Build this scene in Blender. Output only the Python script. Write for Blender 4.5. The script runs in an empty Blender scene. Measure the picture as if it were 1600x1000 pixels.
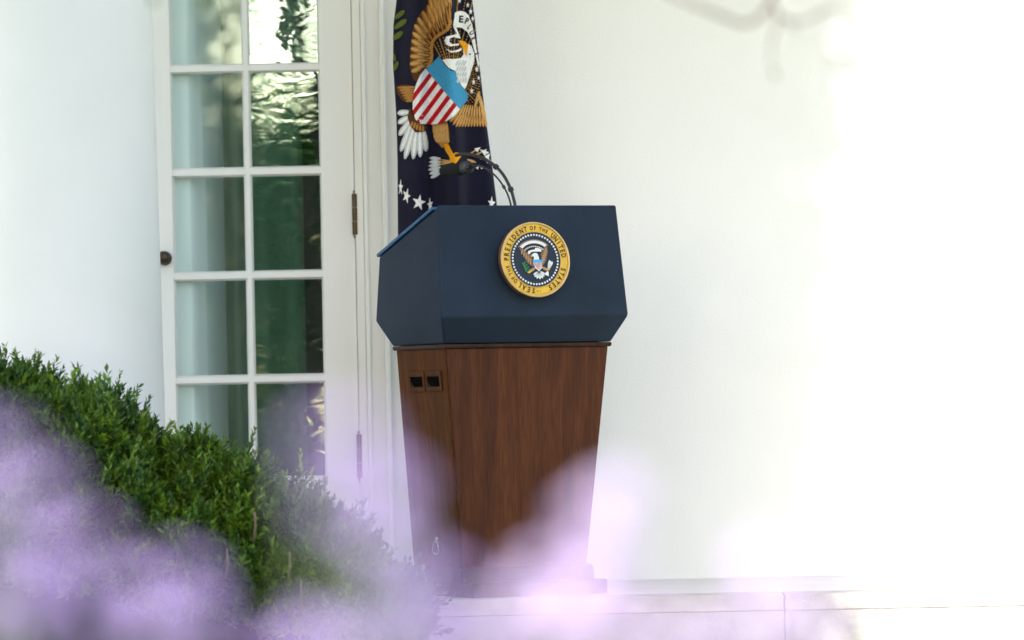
import bpy, bmesh, math, random
import numpy as np
from mathutils import Vector, Matrix
from mathutils.geometry import tessellate_polygon

R = math.radians
random.seed(7)
rng = np.random.default_rng(11)
scene = bpy.context.scene
COL = scene.collection

# ------------------------------------------------------------------ camera
CAM_Y, CAM_Z, FPX, HORIZON, ROLL = -14.0, 0.617, 7140.0, 620.0, R(1.1)
SR, CR = math.sin(ROLL), math.cos(ROLL)
cam_data = bpy.data.cameras.new('camera')
cam_data.sensor_width = 36.0
cam_data.lens = 36.0 * FPX / 1600.0
cam_data.shift_y = (HORIZON - 500.0) / 1600.0
cam_data.clip_start = 0.05
cam_data.clip_end = 2000.0
cam_data.dof.use_dof = True
cam_data.dof.focus_distance = 14.05
cam_data.dof.aperture_fstop = 2.8
cam = bpy.data.objects.new('camera', cam_data)
COL.objects.link(cam)
_r, _u, _b = Vector((CR, 0, -SR)), Vector((SR, 0, CR)), Vector((0, -1, 0))
_m = Matrix((_r, _u, _b)).transposed().to_4x4()
_m.translation = (0, CAM_Y, CAM_Z)
cam.matrix_world = _m
scene.camera = cam

# ------------------------------------------------------------------ sky, sun, exposure
SUN_DIR = Vector((-0.12, -0.90, 0.52)).normalized()       # towards the sun
world = bpy.data.worlds.new('World')
scene.world = world
world.use_nodes = True
wn = world.node_tree.nodes
sky = wn.new('ShaderNodeTexSky')
sky.sky_type = 'NISHITA'
sky.sun_disc = False
sky.sun_elevation = math.asin(SUN_DIR.z)
sky.sun_rotation = math.atan2(SUN_DIR.x, SUN_DIR.y)
sky.air_density = 1.0
sky.dust_density = 1.2
sky.ozone_density = 1.0
wn['Background'].inputs['Strength'].default_value = 0.12
world.node_tree.links.new(sky.outputs[0], wn['Background'].inputs['Color'])

sun_data = bpy.data.lights.new('sun', 'SUN')
sun_data.energy = 3.9
sun_data.angle = R(0.6)
sun_data.color = (1.0, 0.975, 0.93)
sun = bpy.data.objects.new('sun', sun_data)
COL.objects.link(sun)
sun.rotation_euler = SUN_DIR.to_track_quat('Z', 'Y').to_euler()
sun.location = (0, -10, 12)

vs = scene.view_settings
vs.view_transform = 'Standard'
vs.look = 'None'
vs.exposure = 1.62
vs.gamma = 1.0
vs.use_curve_mapping = False
scene.render.engine = 'CYCLES'
scene.cycles.use_denoising = True
scene.cycles.max_bounces = 7
scene.cycles.transparent_max_bounces = 12
scene.cycles.caustics_reflective = False
scene.cycles.caustics_refractive = False


# ------------------------------------------------------------------ helpers
def at(px, py, Y):
    """A measurement on the photograph turned into a point at depth Y."""
    d = Y - CAM_Y
    u, v = (px - 800.0) / FPX * d, (HORIZON - py) / FPX * d
    return Vector((u * CR + v * SR, Y, CAM_Z + v * CR - u * SR))


def lin(r, g, b):
    f = lambda c: (c / 255.0 / 12.92) if c <= 10 else ((c / 255.0 + 0.055) / 1.055) ** 2.4
    return (f(r), f(g), f(b), 1.0)


def material(name, color, rough=0.6, spec=0.4, metal=0.0, vary=0.0, vscale=8.0, bump=0.0, bscale=60.0, coat=0.0, sheen=0.0, color2=None, stretch=None):
    m = bpy.data.materials.new(name)
    m.use_nodes = True
    nt = m.node_tree
    n, l = nt.nodes, nt.links
    p = n['Principled BSDF']
    p.inputs['Roughness'].default_value = rough
    p.inputs['Specular IOR Level'].default_value = spec
    p.inputs['Metallic'].default_value = metal
    p.inputs['Coat Weight'].default_value = coat
    p.inputs['Sheen Weight'].default_value = sheen
    c = tuple(color[:3]) + (1.0,)
    p.inputs['Base Color'].default_value = c
    tc = n.new('ShaderNodeTexCoord')
    mp = n.new('ShaderNodeMapping')
    l.new(tc.outputs['Object'], mp.inputs['Vector'])
    if stretch:
        mp.inputs['Scale'].default_value = stretch
    if vary or color2:
        t = n.new('ShaderNodeTexNoise')
        t.inputs['Scale'].default_value = vscale
        t.inputs['Detail'].default_value = 6
        l.new(mp.outputs[0], t.inputs['Vector'])
        ramp = n.new('ShaderNodeValToRGB')
        ramp.color_ramp.elements[0].position = 0.3
        ramp.color_ramp.elements[1].position = 0.7
        c2 = tuple(color2[:3]) + (1.0,) if color2 else tuple(min(1, x * (1 + vary)) for x in c[:3]) + (1.0,)
        c1 = c if color2 else tuple(x * (1 - vary) for x in c[:3]) + (1.0,)
        ramp.color_ramp.elements[0].color = c1
        ramp.color_ramp.elements[1].color = c2
        l.new(t.outputs['Fac'], ramp.inputs['Fac'])
        l.new(ramp.outputs['Color'], p.inputs['Base Color'])
    if bump:
        t2 = n.new('ShaderNodeTexNoise')
        t2.inputs['Scale'].default_value = bscale
        t2.inputs['Detail'].default_value = 5
        l.new(mp.outputs[0], t2.inputs['Vector'])
        b = n.new('ShaderNodeBump')
        b.inputs['Strength'].default_value = bump
        b.inputs['Distance'].default_value = 0.01
        l.new(t2.outputs['Fac'], b.inputs['Height'])
        l.new(b.outputs[0], p.inputs['Normal'])
    return m


def leaf_material(name, dark, light, trans=0.35, patch=3.0, rough=0.45, hue2=None, patch_pos=(0.42, 0.62)):
    m = bpy.data.materials.new(name)
    m.use_nodes = True
    nt = m.node_tree
    n, l = nt.nodes, nt.links
    p = n['Principled BSDF']
    p.inputs['Roughness'].default_value = rough
    p.inputs['Specular IOR Level'].default_value = 0.5
    at_ = n.new('ShaderNodeAttribute')
    at_.attribute_name = 'tint'
    ramp = n.new('ShaderNodeValToRGB')
    ramp.color_ramp.elements[0].color = tuple(dark) + (1,)
    ramp.color_ramp.elements[1].color = tuple(light) + (1,)
    l.new(at_.outputs['Fac'], ramp.inputs['Fac'])
    col = ramp.outputs['Color']
    if hue2:
        tc = n.new('ShaderNodeTexCoord')
        no = n.new('ShaderNodeTexNoise')
        no.inputs['Scale'].default_value = patch
        no.inputs['Detail'].default_value = 3
        l.new(tc.outputs['Object'], no.inputs['Vector'])
        r2 = n.new('ShaderNodeValToRGB')
        r2.color_ramp.elements[0].position = patch_pos[0]
        r2.color_ramp.elements[1].position = patch_pos[1]
        l.new(no.outputs['Fac'], r2.inputs['Fac'])
        mx = n.new('ShaderNodeMix')
        mx.data_type = 'RGBA'
        mx.blend_type = 'MULTIPLY'
        mx.inputs[7].default_value = tuple(hue2) + (1,)
        l.new(r2.outputs['Color'], mx.inputs[0])
        l.new(col, mx.inputs[6])
        col = mx.outputs[2]
    l.new(col, p.inputs['Base Color'])
    tr = n.new('ShaderNodeBsdfTranslucent')
    l.new(col, tr.inputs['Color'])
    mix = n.new('ShaderNodeMixShader')
    mix.inputs[0].default_value = trans
    l.new(p.outputs[0], mix.inputs[1])
    l.new(tr.outputs[0], mix.inputs[2])
    l.new(mix.outputs[0], n['Material Output'].inputs['Surface'])
    return m


def link(o, parent=None):
    COL.objects.link(o)
    if parent is not None:
        o.parent = parent
    return o


def tag(o, label=None, cat=None, group=None, kind=None):
    if label: o['label'] = label
    if cat: o['category'] = cat
    if group: o['group'] = group
    if kind: o['kind'] = kind
    return o


def empty(name, label, cat, loc=(0, 0, 0), rz=0.0, group=None):
    o = bpy.data.objects.new(name, None)
    o.empty_display_size = 0.1
    o.location = loc
    o.rotation_euler = (0, 0, rz)
    COL.objects.link(o)
    return tag(o, label, cat, group)


def mesh_obj(name, verts, faces, mat, parent=None, smooth=False, bevel=0.0, seg=2):
    me = bpy.data.meshes.new(name)
    me.from_pydata([tuple(v) for v in verts], [], faces)
    me.validate()
    me.update()
    if mat: me.materials.append(mat)
    o = bpy.data.objects.new(name, me)
    bm = bmesh.new(); bm.from_mesh(me)
    bmesh.ops.recalc_face_normals(bm, faces=bm.faces)
    bm.to_mesh(me); bm.free()
    if smooth:
        for p in me.polygons: p.use_smooth = True
    if bevel:
        b = o.modifiers.new('bevel', 'BEVEL')
        b.width = bevel; b.segments = seg; b.limit_method = 'ANGLE'; b.angle_limit = R(25)
        for p in me.polygons: p.use_smooth = True
        w = o.modifiers.new('wn', 'WEIGHTED_NORMAL')
    return link(o, parent)


BOXF = [(0, 1, 2, 3), (7, 6, 5, 4), (0, 4, 5, 1), (1, 5, 6, 2), (2, 6, 7, 3), (3, 7, 4, 0)]


def box_vf(x0, x1, y0, y1, z0, z1):
    return [(x0, y0, z0), (x1, y0, z0), (x1, y1, z0), (x0, y1, z0), (x0, y0, z1), (x1, y0, z1), (x1, y1, z1), (x0, y1, z1)], list(BOXF)


def box(name, x0, x1, y0, y1, z0, z1, mat, parent=None, bevel=0.0, seg=2):
    v, f = box_vf(x0, x1, y0, y1, z0, z1)
    return mesh_obj(name, v, f, mat, parent, bevel=bevel, seg=seg)


def merge(parts):
    V, F = [], []
    for v, f in parts:
        k = len(V)
        V += list(v)
        F += [tuple(i + k for i in ff) for ff in f]
    return V, F


def tube_vf(pts, rads, n=10, cap=True):
    pts = [Vector(p) for p in pts]
    if not hasattr(rads, '__len__'): rads = [rads] * len(pts)
    V, F = [], []
    ref = None
    for i, p in enumerate(pts):
        t = (pts[min(i + 1, len(pts) - 1)] - pts[max(i - 1, 0)]).normalized()
        if ref is None:
            ref = t.orthogonal().normalized()
        a = (ref - t * ref.dot(t)).normalized()
        ref = a
        b = t.cross(a)
        for k in range(n):
            an = 2 * math.pi * k / n
            V.append(p + (a * math.cos(an) + b * math.sin(an)) * rads[i])
    for i in range(len(pts) - 1):
        for k in range(n):
            F.append((i * n + k, i * n + (k + 1) % n, (i + 1) * n + (k + 1) % n, (i + 1) * n + k))
    if cap:
        F.append(tuple(range(n))[::-1])
        F.append(tuple((len(pts) - 1) * n + k for k in range(n)))
    return V, F


def lathe_vf(profile, n=48, centre=(0, 0, 0), axis='z'):
    V, F = [], []
    cx, cy, cz = centre
    for r, z in profile:
        for k in range(n):
            a = 2 * math.pi * k / n
            if axis == 'z': V.append((cx + r * math.cos(a), cy + r * math.sin(a), cz + z))
            else: V.append((cx + r * math.cos(a), cy + z, cz + r * math.sin(a)))
    for i in range(len(profile) - 1):
        for k in range(n):
            F.append((i * n + k, i * n + (k + 1) % n, (i + 1) * n + (k + 1) % n, (i + 1) * n + k))
    F.append(tuple(range(n))[::-1])
    F.append(tuple((len(profile) - 1) * n + k for k in range(n)))
    return V, F


def catmull(pts, n=8):
    pts = [Vector(p) for p in pts]
    P = [pts[0] * 2 - pts[1]] + pts + [pts[-1] * 2 - pts[-2]]
    out = []
    for i in range(1, len(P) - 2):
        for k in range(n):
            t = k / n
            a, b, c, d = P[i - 1], P[i], P[i + 1], P[i + 2]
            out.append(0.5 * ((2 * b) + (c - a) * t + (2 * a - 5 * b + 4 * c - d) * t * t + (3 * b - a - 3 * c + d) * t ** 3))
    out.append(pts[-1])
    return out


def fast_mesh(name, V, loops_per_face, mat, parent=None, tint=None, smooth=False):
    """V: (n,k,3) array of n faces with k corners each."""
    n, k = V.shape[0], V.shape[1]
    me = bpy.data.meshes.new(name)
    me.vertices.add(n * k)
    me.vertices.foreach_set('co', V.reshape(-1).astype(np.float32))
    me.loops.add(n * k)
    me.loops.foreach_set('vertex_index', np.arange(n * k, dtype=np.int32))
    me.polygons.add(n)
    me.polygons.foreach_set('loop_start', np.arange(0, n * k, k, dtype=np.int32))
    me.polygons.foreach_set('loop_total', np.full(n, k, dtype=np.int32))
    if tint is not None:
        a = me.attributes.new('tint', 'FLOAT', 'FACE')
        a.data.foreach_set('value', tint.astype(np.float32))
    me.update(calc_edges=True)
    me.materials.append(mat)
    o = bpy.data.objects.new(name, me)
    return link(o, parent)


# ------------------------------------------------------------------ materials
M_wall = material('white_stucco', (0.80, 0.795, 0.765), rough=0.85, spec=0.2, vary=0.015, vscale=3.0, bump=0.12, bscale=140)
M_paint = material('white_gloss_paint', (0.79, 0.785, 0.75), rough=0.45, spec=0.4, vary=0.02, vscale=6.0, bump=0.03, bscale=90, stretch=(1, 1, 0.2))
M_column = material('white_column_paint', (0.82, 0.82, 0.81), rough=0.6, spec=0.3, vary=0.02, vscale=4.0, bump=0.05, bscale=50)
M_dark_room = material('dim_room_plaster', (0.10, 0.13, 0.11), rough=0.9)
M_reflection_sheet = material('painted_column_reflection', (0.88, 0.97, 0.95), rough=0.9, spec=0.1, bump=0.05, bscale=300)  # white of the added sheet that imitates the column mirrored in the glass
_n, _l = M_reflection_sheet.node_tree.nodes, M_reflection_sheet.node_tree.links
_tr = _n.new('ShaderNodeBsdfTranslucent'); _tr.inputs['Color'].default_value = (0.84, 0.95, 0.94, 1)
_mx = _n.new('ShaderNodeMixShader'); _mx.inputs[0].default_value = 0.12
_l.new(_n['Principled BSDF'].outputs[0], _mx.inputs[1]); _l.new(_tr.outputs[0], _mx.inputs[2])
_l.new(_mx.outputs[0], _n['Material Output'].inputs['Surface'])
M_drape = material('green_drape_cloth', (0.27, 0.33, 0.26), rough=0.9, spec=0.1, vary=0.2, vscale=5, stretch=(3, 3, 0.3))
M_brass = material('aged_brass', (0.075, 0.052, 0.028), rough=0.42, metal=0.85, vary=0.3, vscale=60)
M_knob = material('dark_bronze', (0.055, 0.04, 0.028), rough=0.35, metal=0.6, vary=0.2, vscale=80)
M_stone = material('limestone', (0.46, 0.43, 0.37), rough=0.8, spec=0.25, vary=0.24, vscale=11, bump=0.3, bscale=90)
M_riser = material('weathered_limestone', (0.40, 0.385, 0.345), rough=0.85, spec=0.2, vary=0.22, vscale=9, bump=0.35, bscale=70)
M_floor = material('pale_terrace_stone', (0.62, 0.61, 0.58), rough=0.7, spec=0.3, vary=0.05, vscale=6, bump=0.1, bscale=60)
M_lawn = material('lawn', (0.045, 0.085, 0.02), rough=0.9, color2=(0.075, 0.12, 0.03), vscale=3.0, bump=0.6, bscale=60)
M_navy = material('navy_leather', (0.0135, 0.0245, 0.0455), rough=0.62, spec=0.20, vary=0.22, vscale=3.5, bump=0.16, bscale=380)
M_blue = material('blue_desk_edge', (0.012, 0.085, 0.22), rough=0.4, spec=0.4, vary=0.08, vscale=20)
M_black = material('black_plastic', (0.012, 0.012, 0.012), rough=0.4, spec=0.5, vary=0.2, vscale=40)
M_foam = material('black_foam', (0.014, 0.016, 0.015), rough=0.9, spec=0.2, bump=0.6, bscale=900)
M_chrome = material('polished_steel', (0.38, 0.37, 0.35), rough=0.25, metal=1.0, vary=0.05, vscale=30)
M_flag = material('navy_flag_cloth', (0.0065, 0.0065, 0.018), rough=0.85, spec=0.15, sheen=0.05, vary=0.15, vscale=14, bump=0.08, bscale=700)


def wood_material(name, c_dark, c_mid, c_light, seed=0.0):
    m = bpy.data.materials.new(name)
    m.use_nodes = True
    nt = m.node_tree
    n, l = nt.nodes, nt.links
    p = n['Principled BSDF']
    p.inputs['Roughness'].default_value = 0.55
    p.inputs['Specular IOR Level'].default_value = 0.2
    p.inputs['Coat Weight'].default_value = 0.03
    p.inputs['Coat Roughness'].default_value = 0.3
    tc = n.new('ShaderNodeTexCoord')
    mp = n.new('ShaderNodeMapping')
    mp.inputs['Scale'].default_value = (26, 26, 1.1)
    mp.inputs['Location'].default_value = (seed, seed * 1.7, seed * 0.3)
    l.new(tc.outputs['Object'], mp.inputs['Vector'])
    a = n.new('ShaderNodeTexNoise')
    a.inputs['Scale'].default_value = 1.0
    a.inputs['Detail'].default_value = 5
    a.inputs['Distortion'].default_value = 0.5
    l.new(mp.outputs[0], a.inputs['Vector'])
    ramp = n.new('ShaderNodeValToRGB')
    cr = ramp.color_ramp
    cr.elements[0].position = 0.30; cr.elements[0].color = tuple(c_dark) + (1,)
    cr.elements[1].position = 0.72; cr.elements[1].color = tuple(c_light) + (1,)
    e = cr.elements.new(0.5); e.color = tuple(c_mid) + (1,)
    l.new(a.outputs['Fac'], ramp.inputs['Fac'])
    mp2 = n.new('ShaderNodeMapping')
    mp2.inputs['Scale'].default_value = (240, 240, 5)
    l.new(tc.outputs['Object'], mp2.inputs['Vector'])
    b = n.new('ShaderNodeTexNoise')
    b.inputs['Scale'].default_value = 1.0
    b.inputs['Detail'].default_value = 3
    l.new(mp2.outputs[0], b.inputs['Vector'])
    r2 = n.new('ShaderNodeValToRGB')
    r2.color_ramp.elements[0].position = 0.35; r2.color_ramp.elements[0].color = (0.74, 0.72, 0.70, 1)
    r2.color_ramp.elements[1].position = 0.62; r2.color_ramp.elements[1].color = (1.12, 1.1, 1.08, 1)
    l.new(b.outputs['Fac'], r2.inputs['Fac'])
    mx = n.new('ShaderNodeMix')
    mx.data_type = 'RGBA'; mx.blend_type = 'MULTIPLY'
    mx.inputs[0].default_value = 1.0
    l.new(ramp.outputs['Color'], mx.inputs[6])
    l.new(r2.outputs['Color'], mx.inputs[7])
    l.new(mx.outputs[2], p.inputs['Base Color'])
    bp = n.new('ShaderNodeBump')
    bp.inputs['Strength'].default_value = 0.06
    bp.inputs['Distance'].default_value = 0.003
    l.new(b.outputs['Fac'], bp.inputs['Height'])
    l.new(bp.outputs[0], p.inputs['Normal'])
    return m


M_wood = wood_material('walnut_front', (0.056, 0.0150, 0.0048), (0.082, 0.0230, 0.0066), (0.112, 0.0335, 0.0096))
M_wood_side = wood_material('walnut_side', (0.066, 0.0225, 0.0062), (0.094, 0.0330, 0.0086), (0.122, 0.045, 0.0118), 3.3)
M_matte = material('painted_cavity_shade', (0.006, 0.005, 0.004), rough=1.0, spec=0.0, vary=0.2, vscale=40)
M_wood_side.node_tree.nodes['Principled BSDF'].inputs['Specular IOR Level'].default_value = 0.08
M_wood_side.node_tree.nodes['Principled BSDF'].inputs['Roughness'].default_value = 0.7
M_wood_dark = wood_material('walnut_dark', (0.020, 0.0075, 0.004), (0.032, 0.012, 0.006), (0.05, 0.019, 0.009), 5.1)


def glass_material(name, wave, refl, sc, tcol=(0.80, 0.95, 0.91)):
    m = bpy.data.materials.new(name)
    m.use_nodes = True
    nt = m.node_tree
    n, l = nt.nodes, nt.links
    n.remove(n['Principled BSDF'])
    tr = n.new('ShaderNodeBsdfTransparent')
    tr.inputs['Color'].default_value = tuple(tcol) + (1,)
    gl = n.new('ShaderNodeBsdfGlossy')
    gl.inputs['Roughness'].default_value = 0.015
    gl.inputs['Color'].default_value = (0.86, 1.0, 0.95, 1)
    tc = n.new('ShaderNodeTexCoord')
    mp = n.new('ShaderNodeMapping')
    mp.inputs['Scale'].default_value = sc
    l.new(tc.outputs['Object'], mp.inputs['Vector'])
    no = n.new('ShaderNodeTexNoise')
    no.inputs['Scale'].default_value = 1.0
    no.inputs['Detail'].default_value = 2.5
    no.inputs['Distortion'].default_value = 0.6
    l.new(mp.outputs[0], no.inputs['Vector'])
    bp = n.new('ShaderNodeBump')
    bp.inputs['Strength'].default_value = 1.0
    bp.inputs['Distance'].default_value = wave
    l.new(no.outputs['Fac'], bp.inputs['Height'])
    l.new(bp.outputs[0], gl.inputs['Normal'])
    mix = n.new('ShaderNodeMixShader')
    mix.inputs[0].default_value = refl
    l.new(tr.outputs[0], mix.inputs[1])
    l.new(gl.outputs[0], mix.inputs[2])
    l.new(mix.outputs[0], n['Material Output'].inputs['Surface'])
    return m


M_glass = glass_material('old_wavy_glass', 0.00042, 0.30, (7, 7, 18))
M_glass_flat = glass_material('old_flat_glass', 0.00006, 0.07, (6, 6, 9), (0.97, 1.0, 0.995))

# ------------------------------------------------------------------ ground, terrace, steps
GZ = -0.34
WY = 1.30            # wall face
EDGE = -0.08         # front edge of the terrace
tag(box('lawn', -400, 400, -800, 400, GZ - 0.5, GZ, M_lawn), kind='structure')
tag(box('terrace_floor', -9, 9, EDGE + 0.20, 5.5, -0.05, -0.003, M_floor), kind='structure')

steps = bpy.data.objects.new('terrace_step', None)
link(steps)
tag(steps, kind='structure')
x = -6.55
k = 0
joint = at(1226, 960, EDGE).x
x = joint - 1.32 * 6
while x < 7:
    w = 1.32
    box('tread_stone', x + 0.0015, x + w - 0.0015, EDGE + random.uniform(-0.0015, 0.0015), EDGE + 0.1985, -0.05, 0.0, M_stone, steps, bevel=0.006, seg=3)
    box('riser_stone', x + 0.001, x + w - 0.001, EDGE + 0.004 + random.uniform(-0.001, 0.001), EDGE + 0.195, GZ + 0.01 + 0.16, -0.0503, M_riser, steps, bevel=0.003)
    box('tread_stone', x + 0.45 + 0.0015, x + 0.45 + w - 0.0015, EDGE - 0.34, EDGE + 0.195, GZ + 0.12, GZ + 0.168, M_stone, steps, bevel=0.006, seg=3)
    box('riser_stone', x + 0.45 + 0.001, x + 0.45 + w - 0.001, EDGE - 0.30, EDGE + 0.18, GZ - 0.1, GZ + 0.1185, M_riser, steps, bevel=0.003)
    x += w

# ------------------------------------------------------------------ the building: wall, casing, door
bld = empty('white_building', 'white painted building wall with glazed door behind the lectern', 'building', (0, WY, 0))


def wx(px): return at(px, 344, WY).x
def wz(py): return at(390, py, WY).z


DX0, DX1 = wx(222), wx(554)           # door leaf
DZ1 = wz(-262)
CASL, CASR = wx(180), wx(606)         # casing outer edges
CASZ = DZ1 + 0.10


def bbox(name, x0, x1, y0, y1, z0, z1, mat, parent, bevel=0.0):
    return box(name, x0, x1, y0 - WY, y1 - WY, z0, z1, mat, parent, bevel=bevel)


# wall in pieces round the opening
v, f = merge([box_vf(CASR - 0.06, 9, 0, 0.35, -0.05, 3.93),
              box_vf(-9, CASL + 0.06, 0, 0.35, -0.05, 3.93),
              box_vf(CASL + 0.06, CASR - 0.06, 0, 0.35, CASZ - 0.06, 3.93)])
mesh_obj('wall', v, f, M_wall, bld)
# casing boards on the right, left and top: stop bead, flat board, back band
cas = mesh_obj('door_casing', *box_vf(wx(569), CASR - 0.018, -0.022, -0.001, 0, CASZ - 0.02), M_paint, bld, bevel=0.003)
def cpart(name, x0, x1, y0, y1, z0, z1, bev=0.004):
    o = box(name, x0, x1, y0, y1, z0, z1, M_paint, cas, bevel=bev)
    return o
cpart('jamb', DX1 + 0.003, wx(569) - 0.001, -0.012, 0.16, 0, DZ1 + 0.02, 0.003)
cpart('bead', wx(569) + 0.001, wx(576), -0.036, -0.0225, 0, CASZ - 0.03, 0.005)
cpart('back_band', CASR - 0.0175, CASR, -0.040, -0.0005, 0, CASZ, 0.006)
cpart('jamb', CASL + 0.05, DX0 - 0.003, -0.012, 0.16, 0, DZ1 + 0.02, 0.003)
cpart('casing_board', CASL, CASL + 0.049, -0.022, -0.001, 0, CASZ, 0.003)
cpart('casing_board', CASL + 0.05, wx(569) - 0.002, -0.022, 0.16, DZ1 + 0.022, CASZ - 0.001, 0.003)
cpart('threshold', DX0, DX1, -0.02, 0.16, -0.0025, 0.018, 0.004)

# door leaf
DY0, DY1 = 0.012, 0.057
colx = [(wx(272.5), wx(381.5)), (wx(394.5), wx(500.5))]
rows = [(wz(-49 - 162.5 * 1 + 0.0), wz(98 - 162.5)), (wz(-49), wz(98)), (wz(113), wz(260)), (wz(275.5), wz(422.5)), (wz(437.5), wz(585)), (wz(600), wz(745))]
DZ0 = 0.022
v, f = merge([
    box_vf(DX0, colx[0][0] - 0.0065, DY0, DY1, DZ0, DZ1),
    box_vf(colx[1][1] + 0.0065, DX1, DY0, DY1, DZ0, DZ1),
    box_vf(colx[0][0] - 0.0062, colx[1][1] + 0.0062, DY0 + 0.0005, DY1, DZ0, rows[5][1] - 0.0065),
    box_vf(colx[0][0] - 0.0062, colx[1][1] + 0.0062, DY0 + 0.0005, DY1, rows[0][0] + 0.0065, DZ1)])
door = mesh_obj('door', v, f, M_paint, bld)
# muntins
mx0, mx1 = colx[0][1] + 0.0065, colx[1][0] - 0.0065
box('muntin', mx0, mx1, DY0 + 0.003, DY1 - 0.004, rows[5][1] - 0.0063, rows[0][0] + 0.0063, M_paint, door)
for i in range(5):
    zb, zt = rows[i + 1][0] + 0.0065, rows[i][1] - 0.0065
    for c in colx:
        box('muntin', c[0] - 0.0061, c[1] + 0.0061, DY0 + 0.0035, DY1 - 0.004, zb, zt, M_paint, door)
# panes with glazing beads (a sloping putty frame)
for i, (zt, zb) in enumerate(rows):
    for j, (xa, xb) in enumerate(colx):
        e = 0.0064
        o_, i_ = DY0 + 0.006, DY0 + 0.020
        V = [(xa - e, o_, zb - e), (xb + e, o_, zb - e), (xb + e, o_, zt + e), (xa - e, o_, zt + e),
             (xa, i_, zb), (xb, i_, zb), (xb, i_, zt), (xa, i_, zt),
             (xa - e, i_ + 0.01, zb - e), (xb + e, i_ + 0.01, zb - e), (xb + e, i_ + 0.01, zt + e), (xa - e, i_ + 0.01, zt + e)]
        F = [(0, 1, 5, 4), (1, 2, 6, 5), (2, 3, 7, 6), (3, 0, 4, 7), (4, 5, 9, 8), (5, 6, 10, 9), (6, 7, 11, 10), (7, 4, 8, 11)]
        mesh_obj('glazing_bead', V, F, M_paint, door)
        p = box('pane', -(xb - xa) / 2, (xb - xa) / 2, -0.002, 0.002, -(zt - zb) / 2, (zt - zb) / 2, M_glass if j == 1 else M_glass_flat, door)
        p.location = ((xa + xb) / 2, i_ + 0.003 + 0.002, (zt + zb) / 2)
        p.rotation_euler = (R(random.uniform(-0.35, 0.35)), 0, R(random.uniform(-0.35, 0.35)))
# each pane takes its own patch of the waves: shift the mesh, not the pane, out of the shared pattern
# knob and rose
kx, kz = wx(256), wz(401)
V, F = lathe_vf([(0.0001, -0.075), (0.012, -0.074), (0.019, -0.068), (0.0225, -0.058), (0.0215, -0.047), (0.016, -0.038), (0.009, -0.033), (0.0085, -0.014), (0.02, -0.011), (0.024, -0.006), (0.024, DY0 - 0.0005)], 28, (kx, 0, kz), 'y')
mesh_obj('door_knob', V, F, M_knob, door, smooth=True)
for (ya, yb, px) in ((300, 376, 554.5), (676, 756, 554.5), (-150, -74, 554.5)):
    hz0, hz1 = wz(yb), wz(ya)
    hx = wx(px) + 0.002
    parts = []
    h = hz1 - hz0
    for q in range(3):
        a, b = hz0 + 0.012 + (h - 0.024) * q / 3 + 0.0008, hz0 + 0.012 + (h - 0.024) * (q + 1) / 3 - 0.0008
        parts.append(tube_vf([(hx, -0.004, a), (hx, -0.004, b)], 0.0108, 14))
    parts.append(lathe_vf([(0.002, -0.012), (0.006, -0.008), (0.007, -0.004), (0.004, 0.0), (0.0075, 0.001)], 12, (hx, -0.004, hz0 + 0.0115)))
    parts.append(lathe_vf([(0.0075, -0.001), (0.004, 0.0), (0.007, 0.004), (0.006, 0.008), (0.002, 0.012)], 12, (hx, -0.004, hz1 - 0.0115)))
    mesh_obj('hinge', *merge(parts), M_brass, door)

# room behind the glass
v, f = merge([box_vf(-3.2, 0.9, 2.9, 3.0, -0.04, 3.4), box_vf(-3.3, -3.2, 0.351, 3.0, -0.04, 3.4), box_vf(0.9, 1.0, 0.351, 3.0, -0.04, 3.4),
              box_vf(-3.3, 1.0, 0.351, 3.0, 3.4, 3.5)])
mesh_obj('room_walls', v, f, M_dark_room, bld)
# porch ceiling slab and fascia
mesh_obj('porch_roof', *merge([box_vf(-9, 9, -1.62, -0.001, 3.75, 3.9), box_vf(-9, 9, -1.66, -1.46, 3.45, 3.749)]), M_wall, bld)


def pleats(name, xa, xb, y, amp, wl, mat, label, cat, z0=0.03, z1=2.75, curl=0.0, ph=0.0):
    n, mz = 120, 10
    V, F = [], []
    for side in (0, 1):
        for j in range(mz + 1):
            for i in range(n + 1):
                s = i / n
                xx = xa + (xb - xa) * s
                t = j / mz
                a = amp * (0.75 + 0.35 * math.sin(3.1 * t + 5 * s))
                yy = y + a * math.sin(2 * math.pi * (xx - xa) / wl + ph + 0.4 * math.sin(4 * t)) + curl * max(0, s - 0.60) ** 1.5 / 0.40 ** 1.5
                V.append((xx, yy + side * 0.004, z0 + (z1 - z0) * t))
    st = (n + 1) * (mz + 1)
    for j in range(mz):
        for i in range(n):
            a = j * (n + 1) + i
            F.append((a, a + 1, a + n + 2, a + n + 1))
            F.append((st + a, st + a + n + 1, st + a + n + 2, st + a + 1))
    o = mesh_obj(name, V, F, mat, None, smooth=True)
    return tag(o, label, cat)


rx = lambda px, Y: at(px, 344, Y).x
pleats('reflection_sheet', rx(205, 1.38), rx(358, 1.38), 1.362, 0.0015, 0.30, M_reflection_sheet, 'pale white sheer curtain behind the left column of door panes', 'curtain', curl=0.42)  # added sheet, white and curled to pass for the column's reflection
pleats('green_drape', rx(338, 1.62), rx(474, 1.62), 1.62, 0.02, 0.10, M_drape, 'dark green drape hanging behind the right column of door panes', 'curtain')

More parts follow.
